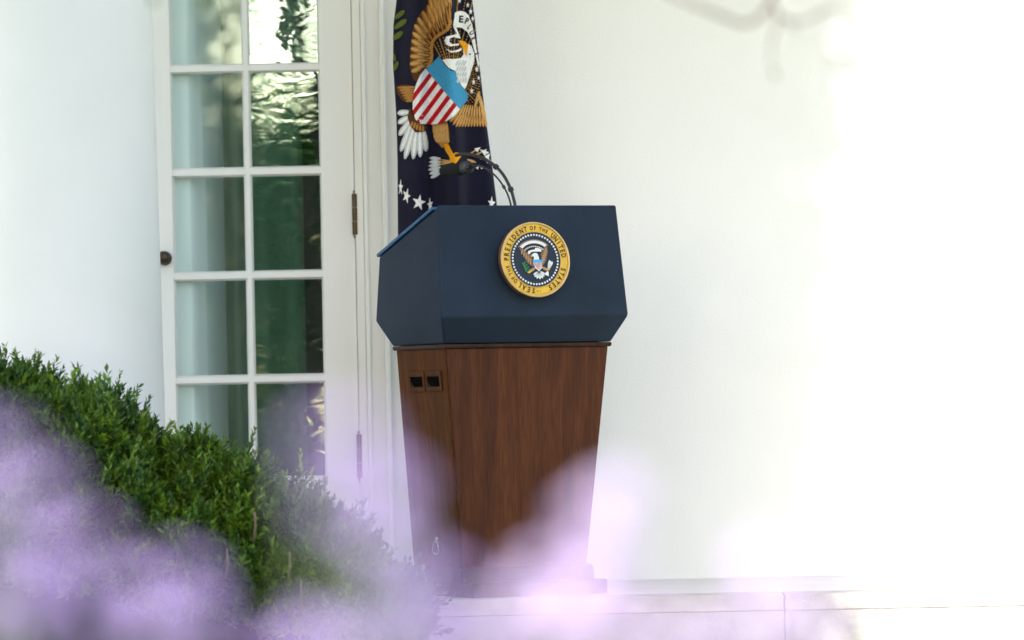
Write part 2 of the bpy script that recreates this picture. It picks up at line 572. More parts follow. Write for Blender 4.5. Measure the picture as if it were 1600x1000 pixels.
# ------------------------------------------------------------------ round column at the left
cX, cY = rx(247.5, 0.27) - 0.29, 0.27
V, F = lathe_vf([(0.37, 0.0), (0.37, 0.05), (0.385, 0.075), (0.385, 0.10), (0.36, 0.13), (0.33, 0.14), (0.33, 0.155), (0.312, 0.18), (0.302, 0.22), (0.298, 0.5), (0.290, 1.2), (0.280, 1.9), (0.266, 2.7), (0.25, 3.2)], 96, (0, 0, 0.10))
colm = mesh_obj('column', V, F, M_column, None, smooth=True)
colm.location = (cX, cY, 0)
tag(colm, 'thick round white painted column rising behind the hedge at the left', 'column')
box('plinth', -0.40, 0.40, -0.34, 0.40, 0.0, 0.099, M_column, colm, bevel=0.005)
mesh_obj('capital', *merge([lathe_vf([(0.25, 3.301), (0.29, 3.33), (0.30, 3.36), (0.34, 3.40), (0.34, 3.42)], 64), box_vf(-0.36, 0.36, -0.34, 0.36, 3.4205, 3.449)]), M_column, colm)

# ------------------------------------------------------------------ lectern
PSI = R(25)
lo = at(690, 494, 0.0)
lect = empty('lectern', 'navy topped lectern with tapered walnut pedestal on the terrace edge', 'lectern', (lo.x, 0.0, 0.0), PSI)


def ring_levels(levels, cap=True):
    V, F = [], []
    for (x0, x1, y0, y1, z) in levels:
        V += [(x0, y0, z), (x1, y0, z), (x1, y1, z), (x0, y1, z)]
    for i in range(len(levels) - 1):
        for k in range(4):
            F.append((4 * i + k, 4 * i + (k + 1) % 4, 4 * i + 4 + (k + 1) % 4, 4 * i + 4 + k))
    if cap:
        F.append((3, 2, 1, 0))
        n = 4 * (len(levels) - 1)
        F.append((n, n + 1, n + 2, n + 3))
    return V, F


V = [(0.031, 0.058, 0.784), (0.606, 0.058, 0.784), (0.606, 0.452, 0.784), (0.031, 0.452, 0.784),
     (0.0, 0.0, 0.865), (0.640, 0.0, 0.865), (0.640, 0.512, 0.865), (0.0, 0.512, 0.865),
     (0.013, 0.04, 1.212), (0.624, 0.04, 1.212), (0.622, 0.064, 1.198), (0.013, 0.064, 1.198),
     (0.629, 0.492, 1.066), (0.008, 0.492, 1.066)]
F = [(3, 2, 1, 0), (0, 1, 5, 4), (1, 2, 6, 5), (2, 3, 7, 6), (3, 0, 4, 7),
     (4, 5, 9, 8), (8, 9, 10, 11), (5, 6, 12, 10, 9), (7, 4, 8, 11, 13), (6, 7, 13, 12), (11, 10, 12, 13)]
mesh_obj('desk_housing', V, F, M_navy, lect, bevel=0.006, seg=3)
# sloped reading panel lying on the housing
a, b = Vector((0, 0.072, 1.1955)), Vector((0, 0.498, 1.0645))
nrm = Vector((0, (a.z - b.z), (b.y - a.y))).normalized()
V = []
for off in (0.0012, 0.0125):
    for (xx, q) in ((0.007, a), (0.628, a), (0.635, b), (0.002, b)):
        V.append((xx, q.y + nrm.y * off, q.z + nrm.z * off))
mesh_obj('reading_panel', V, list(BOXF), M_blue, lect, bevel=0.003)
# rounded moulding under the housing
mesh_obj('moulding', *ring_levels([(0.036, 0.602, 0.060, 0.450, 0.769), (0.032, 0.606, 0.056, 0.454, 0.7715), (0.031, 0.607, 0.055, 0.455, 0.776), (0.032, 0.606, 0.056, 0.454, 0.7830)]), M_wood_dark, lect, bevel=0.002)

# pedestal: tapered core with four panels
T = (0.041, 0.597, 0.064, 0.445, 0.7686)
B = (0.100, 0.526, 0.100, 0.475, 0.0905)
ins = 0.012
mesh_obj('pedestal', *ring_levels([(B[0] + ins, B[1] - ins, B[2] + ins, B[3] - ins, B[4]), (T[0] + ins, T[1] - ins, T[2] + ins, T[3] - ins, T[4])]), M_wood_dark, lect)


def panel(name, corners, thick, mat):
    """corners: bottom-left, bottom-right, top-right, top-left on the outside."""
    c = [Vector(p) for p in corners]
    nn = (c[1] - c[0]).cross(c[3] - c[0]).normalized()
    V = c + [p - nn * thick for p in c]
    return mesh_obj(name, V, [(0, 1, 2, 3), (7, 6, 5, 4), (0, 4, 5, 1), (1, 5, 6, 2), (2, 6, 7, 3), (3, 7, 4, 0)], mat, lect, bevel=0.0015)


panel('front_panel', [(B[0] + 0.004, B[2], B[4]), (B[1], B[2], B[4]), (T[1], T[2], T[4]), (T[0] + 0.004, T[2], T[4])], 0.010, M_wood)
panel('side_panel', [(B[0], B[3], B[4]), (B[0], B[2] + 0.0125, B[4]), (T[0], T[2] + 0.0125, T[4]), (T[0], T[3], T[4])], 0.010, M_wood_side)
panel('side_panel', [(B[1], B[2] + 0.0125, B[4]), (B[1], B[3], B[4]), (T[1], T[3], T[4]), (T[1], T[2] + 0.0125, T[4])], 0.010, M_wood_side)
panel('back_panel', [(B[1] - 0.0125, B[3], B[4]), (B[0] + 0.0125, B[3], B[4]), (T[0] + 0.0125, T[3], T[4]), (T[1] - 0.0125, T[3], T[4])], 0.009, M_wood_side)
mesh_obj('base_block', *ring_levels([(0.088, 0.538, 0.070, 0.496, 0.0455), (0.088, 0.538, 0.074, 0.496, 0.083), (0.094, 0.532, 0.080, 0.490, 0.090)]), M_wood_dark, lect, bevel=0.002)
mesh_obj('base_plinth', *ring_levels([(0.085, 0.541, -0.012, 0.516, 0.0005), (0.085, 0.541, -0.012, 0.516, 0.042), (0.088, 0.538, -0.009, 0.513, 0.045)]), M_wood_dark, lect, bevel=0.001)


def side_pt(y, z, out=0.0):
    t = (z - B[4]) / (T[4] - B[4])
    xx = B[0] + (T[0] - B[0]) * t
    nx = Vector((-(T[4] - B[4]), 0, -(B[0] - T[0]))).normalized()
    return Vector((xx, y, z)) + nx * out


def side_prism(name, poly, o0, o1, mat, parent):
    V = [side_pt(y, z, o0) for y, z in poly] + [side_pt(y, z, o1) for y, z in poly]
    n = len(poly)
    F = [tuple(range(n)), tuple(range(2 * n - 1, n - 1, -1))] + [(i, (i + 1) % n, n + (i + 1) % n, n + i) for i in range(n)]
    return mesh_obj(name, V, F, mat, parent, bevel=0.0008)


for y0 in (0.112, 0.240):
    w, z0, z1 = 0.118, 0.640, 0.703
    hnd = side_prism('recessed_handle', [(y0, z0), (y0 + w, z0), (y0 + w, z1), (y0, z1)], 0.0005, 0.004, M_wood_dark, lect)
    fr = 0.012
    for poly in ([(y0, z0), (y0 + w, z0), (y0 + w, z0 + fr), (y0, z0 + fr)], [(y0, z1 - fr - 0.004), (y0 + w, z1 - fr - 0.004), (y0 + w, z1), (y0, z1)],
                 [(y0, z0 + fr + 0.0003), (y0 + 0.012, z0 + fr + 0.0003), (y0 + 0.012, z1 - fr - 0.0043), (y0, z1 - fr - 0.0043)],
                 [(y0 + w - 0.012, z0 + fr + 0.0003), (y0 + w, z0 + fr + 0.0003), (y0 + w, z1 - fr - 0.0043), (y0 + w - 0.012, z1 - fr - 0.0043)]):
        side_prism('frame', poly, 0.0042, 0.0068, M_wood_side, hnd)
    side_prism('opening', [(y0 + 0.013, z0 + fr + 0.002), (y0 + w - 0.034, z0 + fr + 0.002), (y0 + w - 0.014, z1 - fr - 0.018), (y0 + w - 0.014, z1 - fr - 0.006), (y0 + 0.018, z1 - fr - 0.006)], 0.0042, 0.0060, M_matte, hnd)  # raised black plate, its colour stands in for shade inside the handle
# steel ring pull low on the side
c = side_pt(0.262, 0.152, 0.012)
pts = [(c.x + 0.002 * math.sin(2 * t), c.y + 0.021 * math.cos(t), c.z + 0.021 * math.sin(t)) for t in [2 * math.pi * i / 28 for i in range(29)]]
ringp = mesh_obj('ring_pull', *tube_vf(pts, 0.0026, 8), M_chrome, lect, smooth=True)
side_prism('mounting_plate', [(0.250, 0.166), (0.274, 0.166), (0.274, 0.184), (0.250, 0.184)], 0.0005, 0.006, M_chrome, ringp)
LM = Matrix.Translation((lo.x, 0, 0)) @ Matrix.Rotation(PSI, 4, 'Z')

# ------------------------------------------------------------------ microphones on the lectern


def microphone(name, label, arm, rad, head_a, head_b, head_r, clips, ring=None):
    base = Vector(arm[0])
    root = empty(name, label, 'microphone', base, 0.0, 'microphones on the lectern')
    L = lambda pts: [Vector(p) - base for p in pts]
    path = catmull(L(arm), 8)
    mesh_obj('gooseneck', *tube_vf(path, rad, 10), M_black, root, smooth=True)
    # socket standing on the sloped panel
    mesh_obj('socket', *tube_vf([(0, 0, -0.03), (0, 0, 0.004), (0, 0, 0.016)], [0.016, 0.014, rad * 1.4], 14), M_black, root, smooth=True)
    for c in clips:
        i = int(c * (len(path) - 1))
        t = (path[min(i + 1, len(path) - 1)] - path[i - 1]).normalized()
        mesh_obj('cable_clip', *tube_vf([path[i] - t * 0.005, path[i] + t * 0.005], rad * 1.75, 10), M_black, root)
    ha, hb = Vector(head_a) - base, Vector(head_b) - base
    ax = (hb - ha)
    prof = [(0.0, 0.3), (0.03, 0.62), (0.10, 0.86), (0.2, 1.0), (0.6, 1.0), (0.82, 0.94), (0.93, 0.7), (1.0, 0.25)]
    mesh_obj('windscreen', *tube_vf([ha + ax * q for q, _ in prof], [head_r * k for _, k in prof], 20), M_foam, root, smooth=True)
    if ring:
        rc, rn, rr = Vector(ring[0]) - base, Vector(ring[1]).normalized(), ring[2]
        mesh_obj('shock_mount', *tube_vf([rc - rn * 0.012, rc - rn * 0.010, rc + rn * 0.010, rc + rn * 0.012, rc + rn * 0.0125, rc + rn * 0.014], [rr * 0.86, rr, rr, rr * 0.9, rr * 0.55, rr * 0.4], 22), M_black, root, smooth=True)
        mesh_obj('end_cap', *tube_vf([rc + rn * 0.0145, rc + rn * 0.020, rc + rn * 0.022], [rr * 0.42, rr * 0.40, rr * 0.2], 16), M_chrome if False else M_black, root, smooth=True)
    return root


microphone('gooseneck_microphone', 'black gooseneck microphone whose arm arches highest above the lectern',
           [at(806.5, 334, 0.26), at(804, 316, 0.26), at(797, 293, 0.275), at(784, 270, 0.30), at(765, 253, 0.33), at(744, 243.5, 0.37), at(724, 240.5, 0.41), at(712, 243, 0.43)], 0.0052,
           at(735, 262, 0.40), at(688, 268, 0.50), 0.020, (0.27, 0.5), (at(729, 262, 0.385), (0.30, -0.95, 0.05), 0.0215))
microphone('gooseneck_microphone', 'thin black gooseneck microphone with lower arm over the lectern top',
           [at(799, 334, 0.245), at(797.5, 317, 0.245), at(790, 297, 0.26), at(777, 278, 0.28), at(762, 265, 0.31), at(748, 259, 0.34), at(738, 259, 0.36)], 0.0030,
           at(741, 259, 0.36), at(722, 264, 0.385), 0.0075, (0.38, 0.64))

# ------------------------------------------------------------------ flat shape helpers for emblem work


def poly_mesh(polys, conv, thick=0.0, sub=0):
    """polys: list of point lists (2-D); conv(x, y, layer) gives the 3-D point."""
    bm = bmesh.new()
    for poly in polys:
        tri = tessellate_polygon([[Vector((p[0], p[1], 0)) for p in poly]])
        vs_ = [bm.verts.new((p[0], p[1], 0)) for p in poly]
        for t in tri:
            try: bm.faces.new([vs_[i] for i in t])
            except ValueError: pass
    for _ in range(sub):
        es = [e for e in bm.edges if e.calc_length() > 3.5]
        if es: bmesh.ops.subdivide_edges(bm, edges=es, cuts=1, use_grid_fill=False)
        bmesh.ops.triangulate(bm, faces=bm.faces)
    me = bpy.data.meshes.new('emblem')
    bm.to_mesh(me); bm.free()
    V = [conv(v.co.x, v.co.y) for v in me.vertices]
    F = [tuple(p.vertices) for p in me.polygons]
    bpy.data.meshes.remove(me)
    return V, F


def glyph_polys(ch):
    """Triangles of a letter, unit height, origin at its base centre."""
    cu = bpy.data.curves.new('glyph', 'FONT')
    cu.body = ch
    cu.size = 1.4
    cu.resolution_u = 3
    cu.offset = 0.042
    ob = bpy.data.objects.new('glyph', cu)
    COL.objects.link(ob)
    bpy.context.view_layer.update()
    dg = bpy.context.evaluated_depsgraph_get()
    me = bpy.data.meshes.new_from_object(ob.evaluated_get(dg))
    co = np.array([v.co[:2] for v in me.vertices])
    tris = [tuple(p.vertices) for p in me.polygons]
    bpy.data.objects.remove(ob)
    bpy.data.curves.remove(cu)
    bpy.data.meshes.remove(me)
    w = co[:, 0].max() - co[:, 0].min()
    co[:, 0] -= (co[:, 0].max() + co[:, 0].min()) / 2
    return co, tris, w


GLY = {}
def glyph(ch):
    if ch not in GLY: GLY[ch] = glyph_polys(ch)
    return GLY[ch]


def star_poly(cx, cy, r, rot=0.0, sx=1.0, sh=0.0, inner=0.40):
    out = []
    for k in range(10):
        a = rot + math.pi / 2 + k * math.pi / 5
        rr = r if k % 2 == 0 else r * inner
        dx, dy = rr * math.cos(a) * sx, rr * math.sin(a)
        out.append((cx + dx + sh * dy, cy + dy))
    return out


def feather(p, q, w, n=5):
    """A long rounded feather from p to q."""
    p, q = Vector(p[:2]), Vector(q[:2])
    d = q - p
    s = Vector((-d.y, d.x)).normalized() * w / 2
    L, Rr = [], []
    for t, k in ((0.0, 0.45), (0.3, 0.9), (0.6, 1.0), (0.82, 0.82), (0.95, 0.42)):
        c = p + d * t
        L.append((c.x + s.x * k, c.y + s.y * k)); Rr.append((c.x - s.x * k, c.y - s.y * k))
    return L + [(q.x, q.y)] + Rr[::-1]


def clip_convex(subject, clip):
    area = sum(clip[i][0] * clip[(i + 1) % len(clip)][1] - clip[(i + 1) % len(clip)][0] * clip[i][1] for i in range(len(clip)))
    if area < 0: clip = clip[::-1]
    out = list(subject)
    for i in range(len(clip)):
        a, b = clip[i], clip[(i + 1) % len(clip)]
        inp, out = out, []
        side = lambda p: (b[0] - a[0]) * (p[1] - a[1]) - (b[1] - a[1]) * (p[0] - a[0])
        for j in range(len(inp)):
            p, q = inp[j], inp[(j + 1) % len(inp)]
            sp, sq = side(p), side(q)
            if sp >= 0: out.append(p)
            if sp * sq < 0:
                t = sp / (sp - sq)
                out.append((p[0] + (q[0] - p[0]) * t, p[1] + (q[1] - p[1]) * t))
        if not out: return []
    return out


def inside(p, poly):
    c = False
    n = len(poly)
    for i in range(n):
        (x1, y1), (x2, y2) = poly[i], poly[(i + 1) % n]
        if (y1 > p[1]) != (y2 > p[1]) and p[0] < (x2 - x1) * (p[1] - y1) / (y2 - y1) + x1:
            c = not c
    return c


def thread(name, r, g, b, vary=0.10, vscale=120, rough=0.75):
    return material(name, lin(r, g, b), rough=rough, spec=0.15, vary=max(vary, 0.16), vscale=260, bump=0.6, bscale=700, stretch=(1, 1, 0.45))


M_t_brown = thread('brown_thread', 84, 50, 20, 0.25)
M_t_tan = thread('tan_thread', 176, 124, 62, 0.22)
M_t_tan2 = thread('light_tan_thread', 206, 158, 92, 0.18)
M_t_white = thread('white_thread', 238, 236, 230, 0.05)
M_t_grey = thread('silver_thread', 196, 200, 198, 0.08)
M_t_red = thread('red_thread', 184, 14, 26, 0.08)
M_t_sky = thread('sky_blue_thread', 62, 148, 188, 0.06)
M_t_orange = thread('orange_thread', 232, 156, 22, 0.08)
M_t_gold = thread('gold_thread', 178, 132, 50, 0.2)
M_t_green = thread('olive_thread', 84, 100, 36, 0.25)
M_t_ink = thread('dark_ink_thread', 22, 26, 44, 0.05)

# ------------------------------------------------------------------ flag
FY = 0.78
L_EDGE = [(-240, 664), (-120, 634), (0, 619.5), (40, 614.5), (100, 614), (180, 619), (250, 621), (360, 621.5), (540, 626)]
R_EDGE = [(-240, 690), (-120, 722), (0, 738), (40, 743), (100, 749), (160, 756), (220, 764), (270, 770.5), (310, 775.5), (360, 780), (540, 792)]


def edge(tab, y):
    for (y0, x0), (y1, x1) in zip(tab, tab[1:]):
        if y <= y1: return x0 + (x1 - x0) * (y - y0) / (y1 - y0)
    return tab[-1][1]


def flag_depth(px, py):
    l, r = edge(L_EDGE, py), edge(R_EDGE, py)
    s = min(max((px - l) / (r - l), 0.0), 1.0)
    bulge = 0.055 * (1 - math.sqrt(max(0.0, 1 - (2 * s - 1) ** 2)))
    w = math.sin(math.pi * s)
    fold = 0.036 * w * math.sin(2 * math.pi * (2.3 * s + 0.15 + 0.0007 * py)) + 0.005 * w * math.sin(2 * math.pi * (5.3 * s + 0.0016 * py))
    return FY + bulge + fold


def flag_pt(px, py, off=0.0):
    return at(px, py, flag_depth(px, py) - off)


foot = at(700, 930, FY + 0.06)
flag = empty('ceremonial_flag', 'dark navy flag with embroidered eagle draped on a pole behind the lectern', 'flag', (foot.x, FY + 0.06, 0.0))
FO = Vector(flag.location)
n, mz = 70, 130
V, F = [], []
for side in (0, 1):
    for j in range(mz + 1):
        py = -240 + 770 * j / mz
        l, r = edge(L_EDGE, py), edge(R_EDGE, py)
        for i in range(n + 1):
            px = l + (r - l) * (0.5 - 0.5 * math.cos(math.pi * i / n))
            p = flag_pt(px, py)
            if side:
                s = (px - l) / (r - l)
                p.y = FY + 0.055 + 0.055 * math.sqrt(max(0, 1 - (2 * s - 1) ** 2)) + 0.001
            V.append(p - FO)
st = (n + 1) * (mz + 1)
for j in range(mz):
    for i in range(n):
        a = j * (n + 1) + i
        F.append((a, a + 1, a + n + 2, a + n + 1))
        F.append((st + a, st + a + n + 1, st + a + n + 2, st + a + 1))
mesh_obj('cloth', V, F, M_flag, flag, smooth=True)
mesh_obj('pole', *merge([tube_vf([(0, 0, 0.06), (0, 0, 2.62)], 0.0125, 12), lathe_vf([(0.012, 2.62), (0.03, 2.64), (0.012, 2.66), (0.03, 2.70), (0.001, 2.84)], 12)]), M_brass, flag)
mesh_obj('stand', *lathe_vf([(0.14, 0.001), (0.14, 0.02), (0.10, 0.045), (0.03, 0.06), (0.025, 0.12), (0.0145, 0.125)], 28), M_brass, flag)


def emb(name, polys, mat, layer, sub=2):
    sub = sub + 1 if sub else 0
    off = 0.0022 + 0.0017 * layer
    V, F = poly_mesh(polys, lambda x, y: flag_pt(x, y, off) - FO, sub=sub)
    o = mesh_obj(name, V, F, mat, flag)
    s = o.modifiers.new('thick', 'SOLIDIFY'); s.thickness = 0.0016; s.offset = 0
    return o


def lerp_line(tab, t):
    seg = [0.0]
    for a, b in zip(tab, tab[1:]): seg.append(seg[-1] + math.dist(a, b))
    s = t * seg[-1]
    for i in range(len(tab) - 1):
        if s <= seg[i + 1] + 1e-9:
            k = (s - seg[i]) / (seg[i + 1] - seg[i])
            return (tab[i][0] + (tab[i + 1][0] - tab[i][0]) * k, tab[i][1] + (tab[i + 1][1] - tab[i][1]) * k)
    return tab[-1]


# sun rays of gold thread behind the eagle
RAY = [(677, 92), (676, 66), (700, 53), (707, 22), (709, -60), (730, -60), (737, 0), (741.5, 40), (747, 96), (752, 132), (751, 150), (743, 166), (729, 158), (715, 120), (690, 92)]
dash = []
for k in range(34):
    an = R(-118 + k * 5.4)
    dx, dy = math.cos(an), math.sin(an)
    nx, ny = -dy, dx
    r0 = 18.0
    while r0 < 200:
        r1 = r0 + (2.6 if k % 2 else 9.0)
        c = (706 + dx * (r0 + r1) / 2, 122 + dy * (r0 + r1) / 2)
        if inside(c, RAY):
            w = 0.55
            dash.append([(706 + dx * r0 + nx * w, 122 + dy * r0 + ny * w), (706 + dx * r1 + nx * w, 122 + dy * r1 + ny * w), (706 + dx * r1 - nx * w, 122 + dy * r1 - ny * w), (706 + dx * r0 - nx * w, 122 + dy * r0 - ny * w)])
        r0 = r1 + (2.4 if k % 2 else 0.6)
emb('sun_rays', dash, M_t_gold, 0.2, 0)
for s_ in [(718, 1, 4.5), (731, 8, 4.5), (735.5, 18, 5), (738.5, 29, 4), (745, 108, 5), (740, 128, 5.5), (737, 142, 5.5), (748, 122, 3.5)]:
    emb('star', [star_poly(s_[0], s_[1], s_[2], rot=math.pi, sx=0.62)], M_t_white, 1.0, 1)

# left wing: dark ground, then rows of feathers
W_TIPS = [(706, -46), (690, -52), (671, -8), (668, 8), (657, 21), (651, 31), (647, 40), (645, 49), (643.5, 59), (642.5, 68), (641.5, 79), (640.5, 95), (640.5, 106), (643, 113), (646, 124), (651, 128)]
W_BONE = [(704, 30), (703, 40), (697, 49), (686, 54), (676, 63), (673.5, 78), (675.5, 91), (667, 107)]
emb('wing', [W_TIPS + W_BONE[::-1]], M_t_brown, 1.0, 3)
lay = [[], [], []]
for row, (f0, f1, cnt, wd) in enumerate([(0.40, 1.0, 17, 9.0), (0.14, 0.68, 15, 7.6), (-0.02, 0.38, 13, 6.4)]):
    for k in range(max(3, cnt - 1)):
        t = (k + 0.5) / cnt
        a, b = lerp_line(W_BONE, t), lerp_line(W_TIPS, t)
        p0 = (a[0] + (b[0] - a[0]) * f0, a[1] + (b[1] - a[1]) * f0)
        p1 = (a[0] + (b[0] - a[0]) * f1, a[1] + (b[1] - a[1]) * f1)
        lay[row].append(feather(p0, p1, wd * random.uniform(0.85, 1.05)))
emb('wing_feathers', lay[0], M_t_tan, 2.0, 1)
emb('wing_feathers', [feather(((q[0][0] + q[-1][0]) / 2, (q[0][1] + q[-1][1]) / 2), q[5], 3.4) for q in lay[0]], M_t_tan2, 2.6, 1)
emb('wing_feathers', lay[1], M_t_tan, 3.0, 1)
emb('wing_feathers', [feather(((q[0][0] + q[-1][0]) / 2, (q[0][1] + q[-1][1]) / 2), q[5], 3.0) for q in lay[1]], M_t_tan2, 3.6, 1)
emb('wing_feathers', lay[2], M_t_brown, 4.0, 1)
emb('wing_feathers', [feather(((q[0][0] + q[-1][0]) / 2, (q[0][1] + q[-1][1]) / 2), q[5], 2.6) for q in lay[2]], M_t_tan, 4.6, 1)
bone = [feather(lerp_line(W_BONE, k / 16), lerp_line(W_BONE, (k + 1.6) / 16 if k < 15 else 1.0), 5.0) for k in range(16)]
emb('wing_edge', bone, M_t_tan, 5.0, 1)

# right wing below the shield
emb('wing', [[(717, 173), (729, 158), (743, 166), (748, 142), (752, 156), (756, 174), (759.5, 190), (752, 196), (736, 196), (716, 196), (702, 188)]], M_t_brown, 1.0, 3)
fe = [[], []]
for k in range(13):
    t = k / 12
    fe[0].append(feather((716 + 40 * t, 176 + 4 * t), (703 + 57 * t, 188 + (11 if 0.12 < t else 3 + 60 * t) * 0.95), 4.3))
for k in range(10):
    t = k / 9
    fe[1].append(feather((722 + 30 * t, 163 + 3 * t), (712 + 43 * t, 181 + 6 * t), 4.2))
emb('wing_feathers', fe[0], M_t_tan, 2.0, 1)
emb('wing_feathers', [feather(((q[0][0] + q[-1][0]) / 2, (q[0][1] + q[-1][1]) / 2), q[5], 1.8) for q in fe[0]], M_t_tan2, 2.6, 1)
emb('wing_feathers', fe[1], M_t_brown, 3.0, 1)
emb('wing_feathers', [feather(((q[0][0] + q[-1][0]) / 2, (q[0][1] + q[-1][1]) / 2), q[5], 2.9) for q in fe[1]], M_t_tan2, 3.6, 1)
emb('wing_edge', [feather((742, 168), (749, 142), 5), feather((748, 146), (759, 188), 5.5)], M_t_tan2, 3.4, 1)

# legs
emb('leg', [[(619, 135), (627, 132), (636, 132), (648, 135), (646, 150), (644, 160), (636, 160), (629, 157), (621, 147)]], M_t_brown, 1.0, 2)
emb('leg_feathers', [feather((648, 136 + 4 * k), (621 + 2.6 * k, 137 + 4.2 * k), 4.2) for k in range(6)], M_t_tan, 2.0, 1)
emb('leg', [[(675, 193), (698, 189), (701, 204), (702, 214), (700, 226), (691.5, 231), (682.5, 222), (676, 206)]], M_t_tan, 1.0, 2)
emb('leg_feathers', [feather((678 + 5 * (k % 5), 194 + 8 * (k // 5)), (681 + 4.2 * (k % 5) + 1.5 * (k // 5), 207 + 8 * (k // 5)), 4.2) for k in range(15)], M_t_tan2, 2.0, 1)
emb('tail_base', [[(640, 168), (646, 182), (656, 194), (667, 197), (663, 206), (649, 207), (641, 196), (637, 183)]], M_t_brown, 2.4, 2)
emb('tail_base_feathers', [feather((645 + 4 * k, 190 + 1.5 * k), (642 + 4.6 * k, 199 + 2 * k), 3.4) for k in range(5)], M_t_tan, 3.0, 1)
tail = [((640, 175), (621, 177)), ((639, 182), (622, 193)), ((640, 189), (623.5, 212)), ((642, 196), (626, 237)), ((646, 201), (632.5, 249)), ((650, 204), (645.5, 249)), ((656, 205), (656.5, 246)), ((662, 204), (665.5, 237))]
emb('tail', [feather(a, b, 9.5) for a, b in tail], M_t_grey, 1.4, 1)
emb('tail_feathers', [feather(a, ((a[0] * .1 + b[0] * .9), (a[1] * .1 + b[1] * .9)), 4.4) for a, b in tail], M_t_white, 2.0, 1)
emb('foot', [[(693.6, 225), (700, 225), (708, 240.5), (712, 238), (719, 239), (720, 245), (712, 256), (703.5, 251.5), (702.5, 245), (696, 235)]], M_t_orange, 3.0, 1)
emb('arrow_fletching', [feather((688, 248 + 4.4 * k), (671 - 0.6 * k + 1.2 * max(0, k - 3) * 2, 247 + 6.2 * k), 5.4) for k in range(6)], M_t_grey, 2.0, 1)
emb('arrow_shafts', [feather((686, 249 + 3 * k), (710, 252.5), 1.8) for k in range(4)], M_t_tan2, 2.4, 1)
emb('arrow_shafts', [feather((733, 241), (748, 232), 2.2), feather((740, 244), (757, 235), 2.6), (feather((750, 249), (765, 248), 2.0)), feather((730, 249), (744, 254), 3.4)], M_t_tan2, 2.4, 1)
emb('arrow_heads', [[(741, 232), (751, 230), (746, 238)], [(750, 233), (764, 238), (757, 243)], [(752, 236), (760, 233), (758, 240)], [(757, 244), (765, 240), (763, 250)], [(743, 262), (748, 260), (747, 265)], [(751, 259), (757, 262), (752, 264)], [(760, 246), (767, 251), (761, 255)]], M_t_white, 2.8, 1)

# shield
S_WHITE = [(665, 107), (718, 170.5), (710, 181), (700, 188), (688, 193), (675, 194.5), (656, 193.5), (649, 186), (645, 172), (645, 152), (650, 132), (657, 117)]
emb('shield', [S_WHITE], M_t_white, 6.0, 3)
ax, ay, bx_, by_ = 665, 107, 718, 170.5
st_ = []
for k in range(5):
    t0, t1 = (1.15 + 2 * k) / 11.0, (2.05 + 2 * k) / 11.0
    p0 = (ax + (bx_ - ax) * t0, ay + (by_ - ay) * t0); p1 = (ax + (bx_ - ax) * t1, ay + (by_ - ay) * t1)
    d = (-0.60, 0.80)
    cl = clip_convex([p0, p1, (p1[0] + d[0] * 90, p1[1] + d[1] * 90), (p0[0] + d[0] * 90, p0[1] + d[1] * 90)], S_WHITE)
    if len(cl) > 2: st_.append(cl)
for q in st_: emb('stripe', [q], M_t_red, 7.0, 2)
emb('shield_chief', [[(666, 108), (677, 97), (686, 88), (690, 93.5), (694, 101), (704.6, 110.5), (712, 112), (715.6, 125), (724.4, 139.5), (732, 148), (729, 158), (718, 170), (698, 147)]], M_t_sky, 7.2, 3)
# head, beak, eye, banner
emb('head', [[(691.4, 93.5), (699, 91.5), (707, 92.4), (720, 91), (724.4, 85), (723, 74), (729, 69), (734, 70), (737.5, 74), (741, 84), (741, 96), (735.4, 114), (729, 134), (726, 139.5), (720, 132), (714.5, 118.6), (712, 111), (702, 106.5), (696, 100)]], M_t_white, 8.2, 2)
emb('neck_feathers', [feather((716 + 4 * (k % 4), 94 + 9 * (k // 4)), (712 + 4 * (k % 4) + (k // 4), 103 + 9 * (k // 4)), 3.2) for k in range(16)], M_t_grey, 8.7, 1)
emb('beak', [[(716.7, 65), (720, 62.7), (726.6, 65), (731.5, 70.4), (729, 88), (722, 72.6)]], M_t_orange, 9.4, 1)
emb('eye', [star_poly(734.3, 84.7, 1.5, inner=0.85)], M_t_ink, 9.4, 0)
emb('banner', [[(711, 20), (715.6, 17.6), (721, 17.2), (726.6, 18.7), (732, 24), (737.6, 38.5), (741, 55), (744, 77), (748.4, 99), (747.5, 105), (742, 81.4), (736.5, 61.6), (730, 49.5), (721, 43), (712.3, 43), (708, 39.6), (710, 28.6)]], M_t_white, 6.0, 2)
emb('banner', [[(708, 41), (713, 44), (719.5, 60), (714, 59.5), (709, 57.5), (703, 60), (702, 65), (706, 69), (717, 68), (717, 70.8), (704, 72.4), (697, 69.5), (695, 63), (697.5, 57), (711, 54), (714, 53)]], M_t_white, 5.6, 1)
emb('banner', [[(697, 76), (705, 80), (714, 78.4), (722, 74), (721, 78.4), (714, 81.4), (704, 82)]], M_t_white, 5.6, 1)
emb('olive_leaf', [feather((617, 29), (632.5, 16.5), 7.5)], M_t_green, 1.0, 1)
emb('olive_leaf', [feather((616.5, 44.5), (635.5, 30.5), 8.5)], M_t_green, 1.0, 1)
emb('olive_leaf', [feather((614.8, 61.5), (629, 49.5), 8.5)], M_t_green, 1.0, 1)
emb('olive_leaf', [feather((615.2, 84), (617.5, 96), 3.5), feather((616, 110), (621.5, 96), 6.0)], M_t_green, 1.0, 1)
for sx_ in [(626, 293, 12.5, 0.30, 0.05), (635.2, 306, 12.2, 0.52, 0.35), (654.6, 316.5, 12.6, 0.86, 0.2), (672, 320, 11, 0.42, -0.15), (768, 318, 11, 0.55, 0.1)]:
    emb('star', [star_poly(sx_[0], sx_[1], sx_[2], rot=math.pi + sx_[4], sx=sx_[3])], M_t_white, 1.0, 1)
let = []
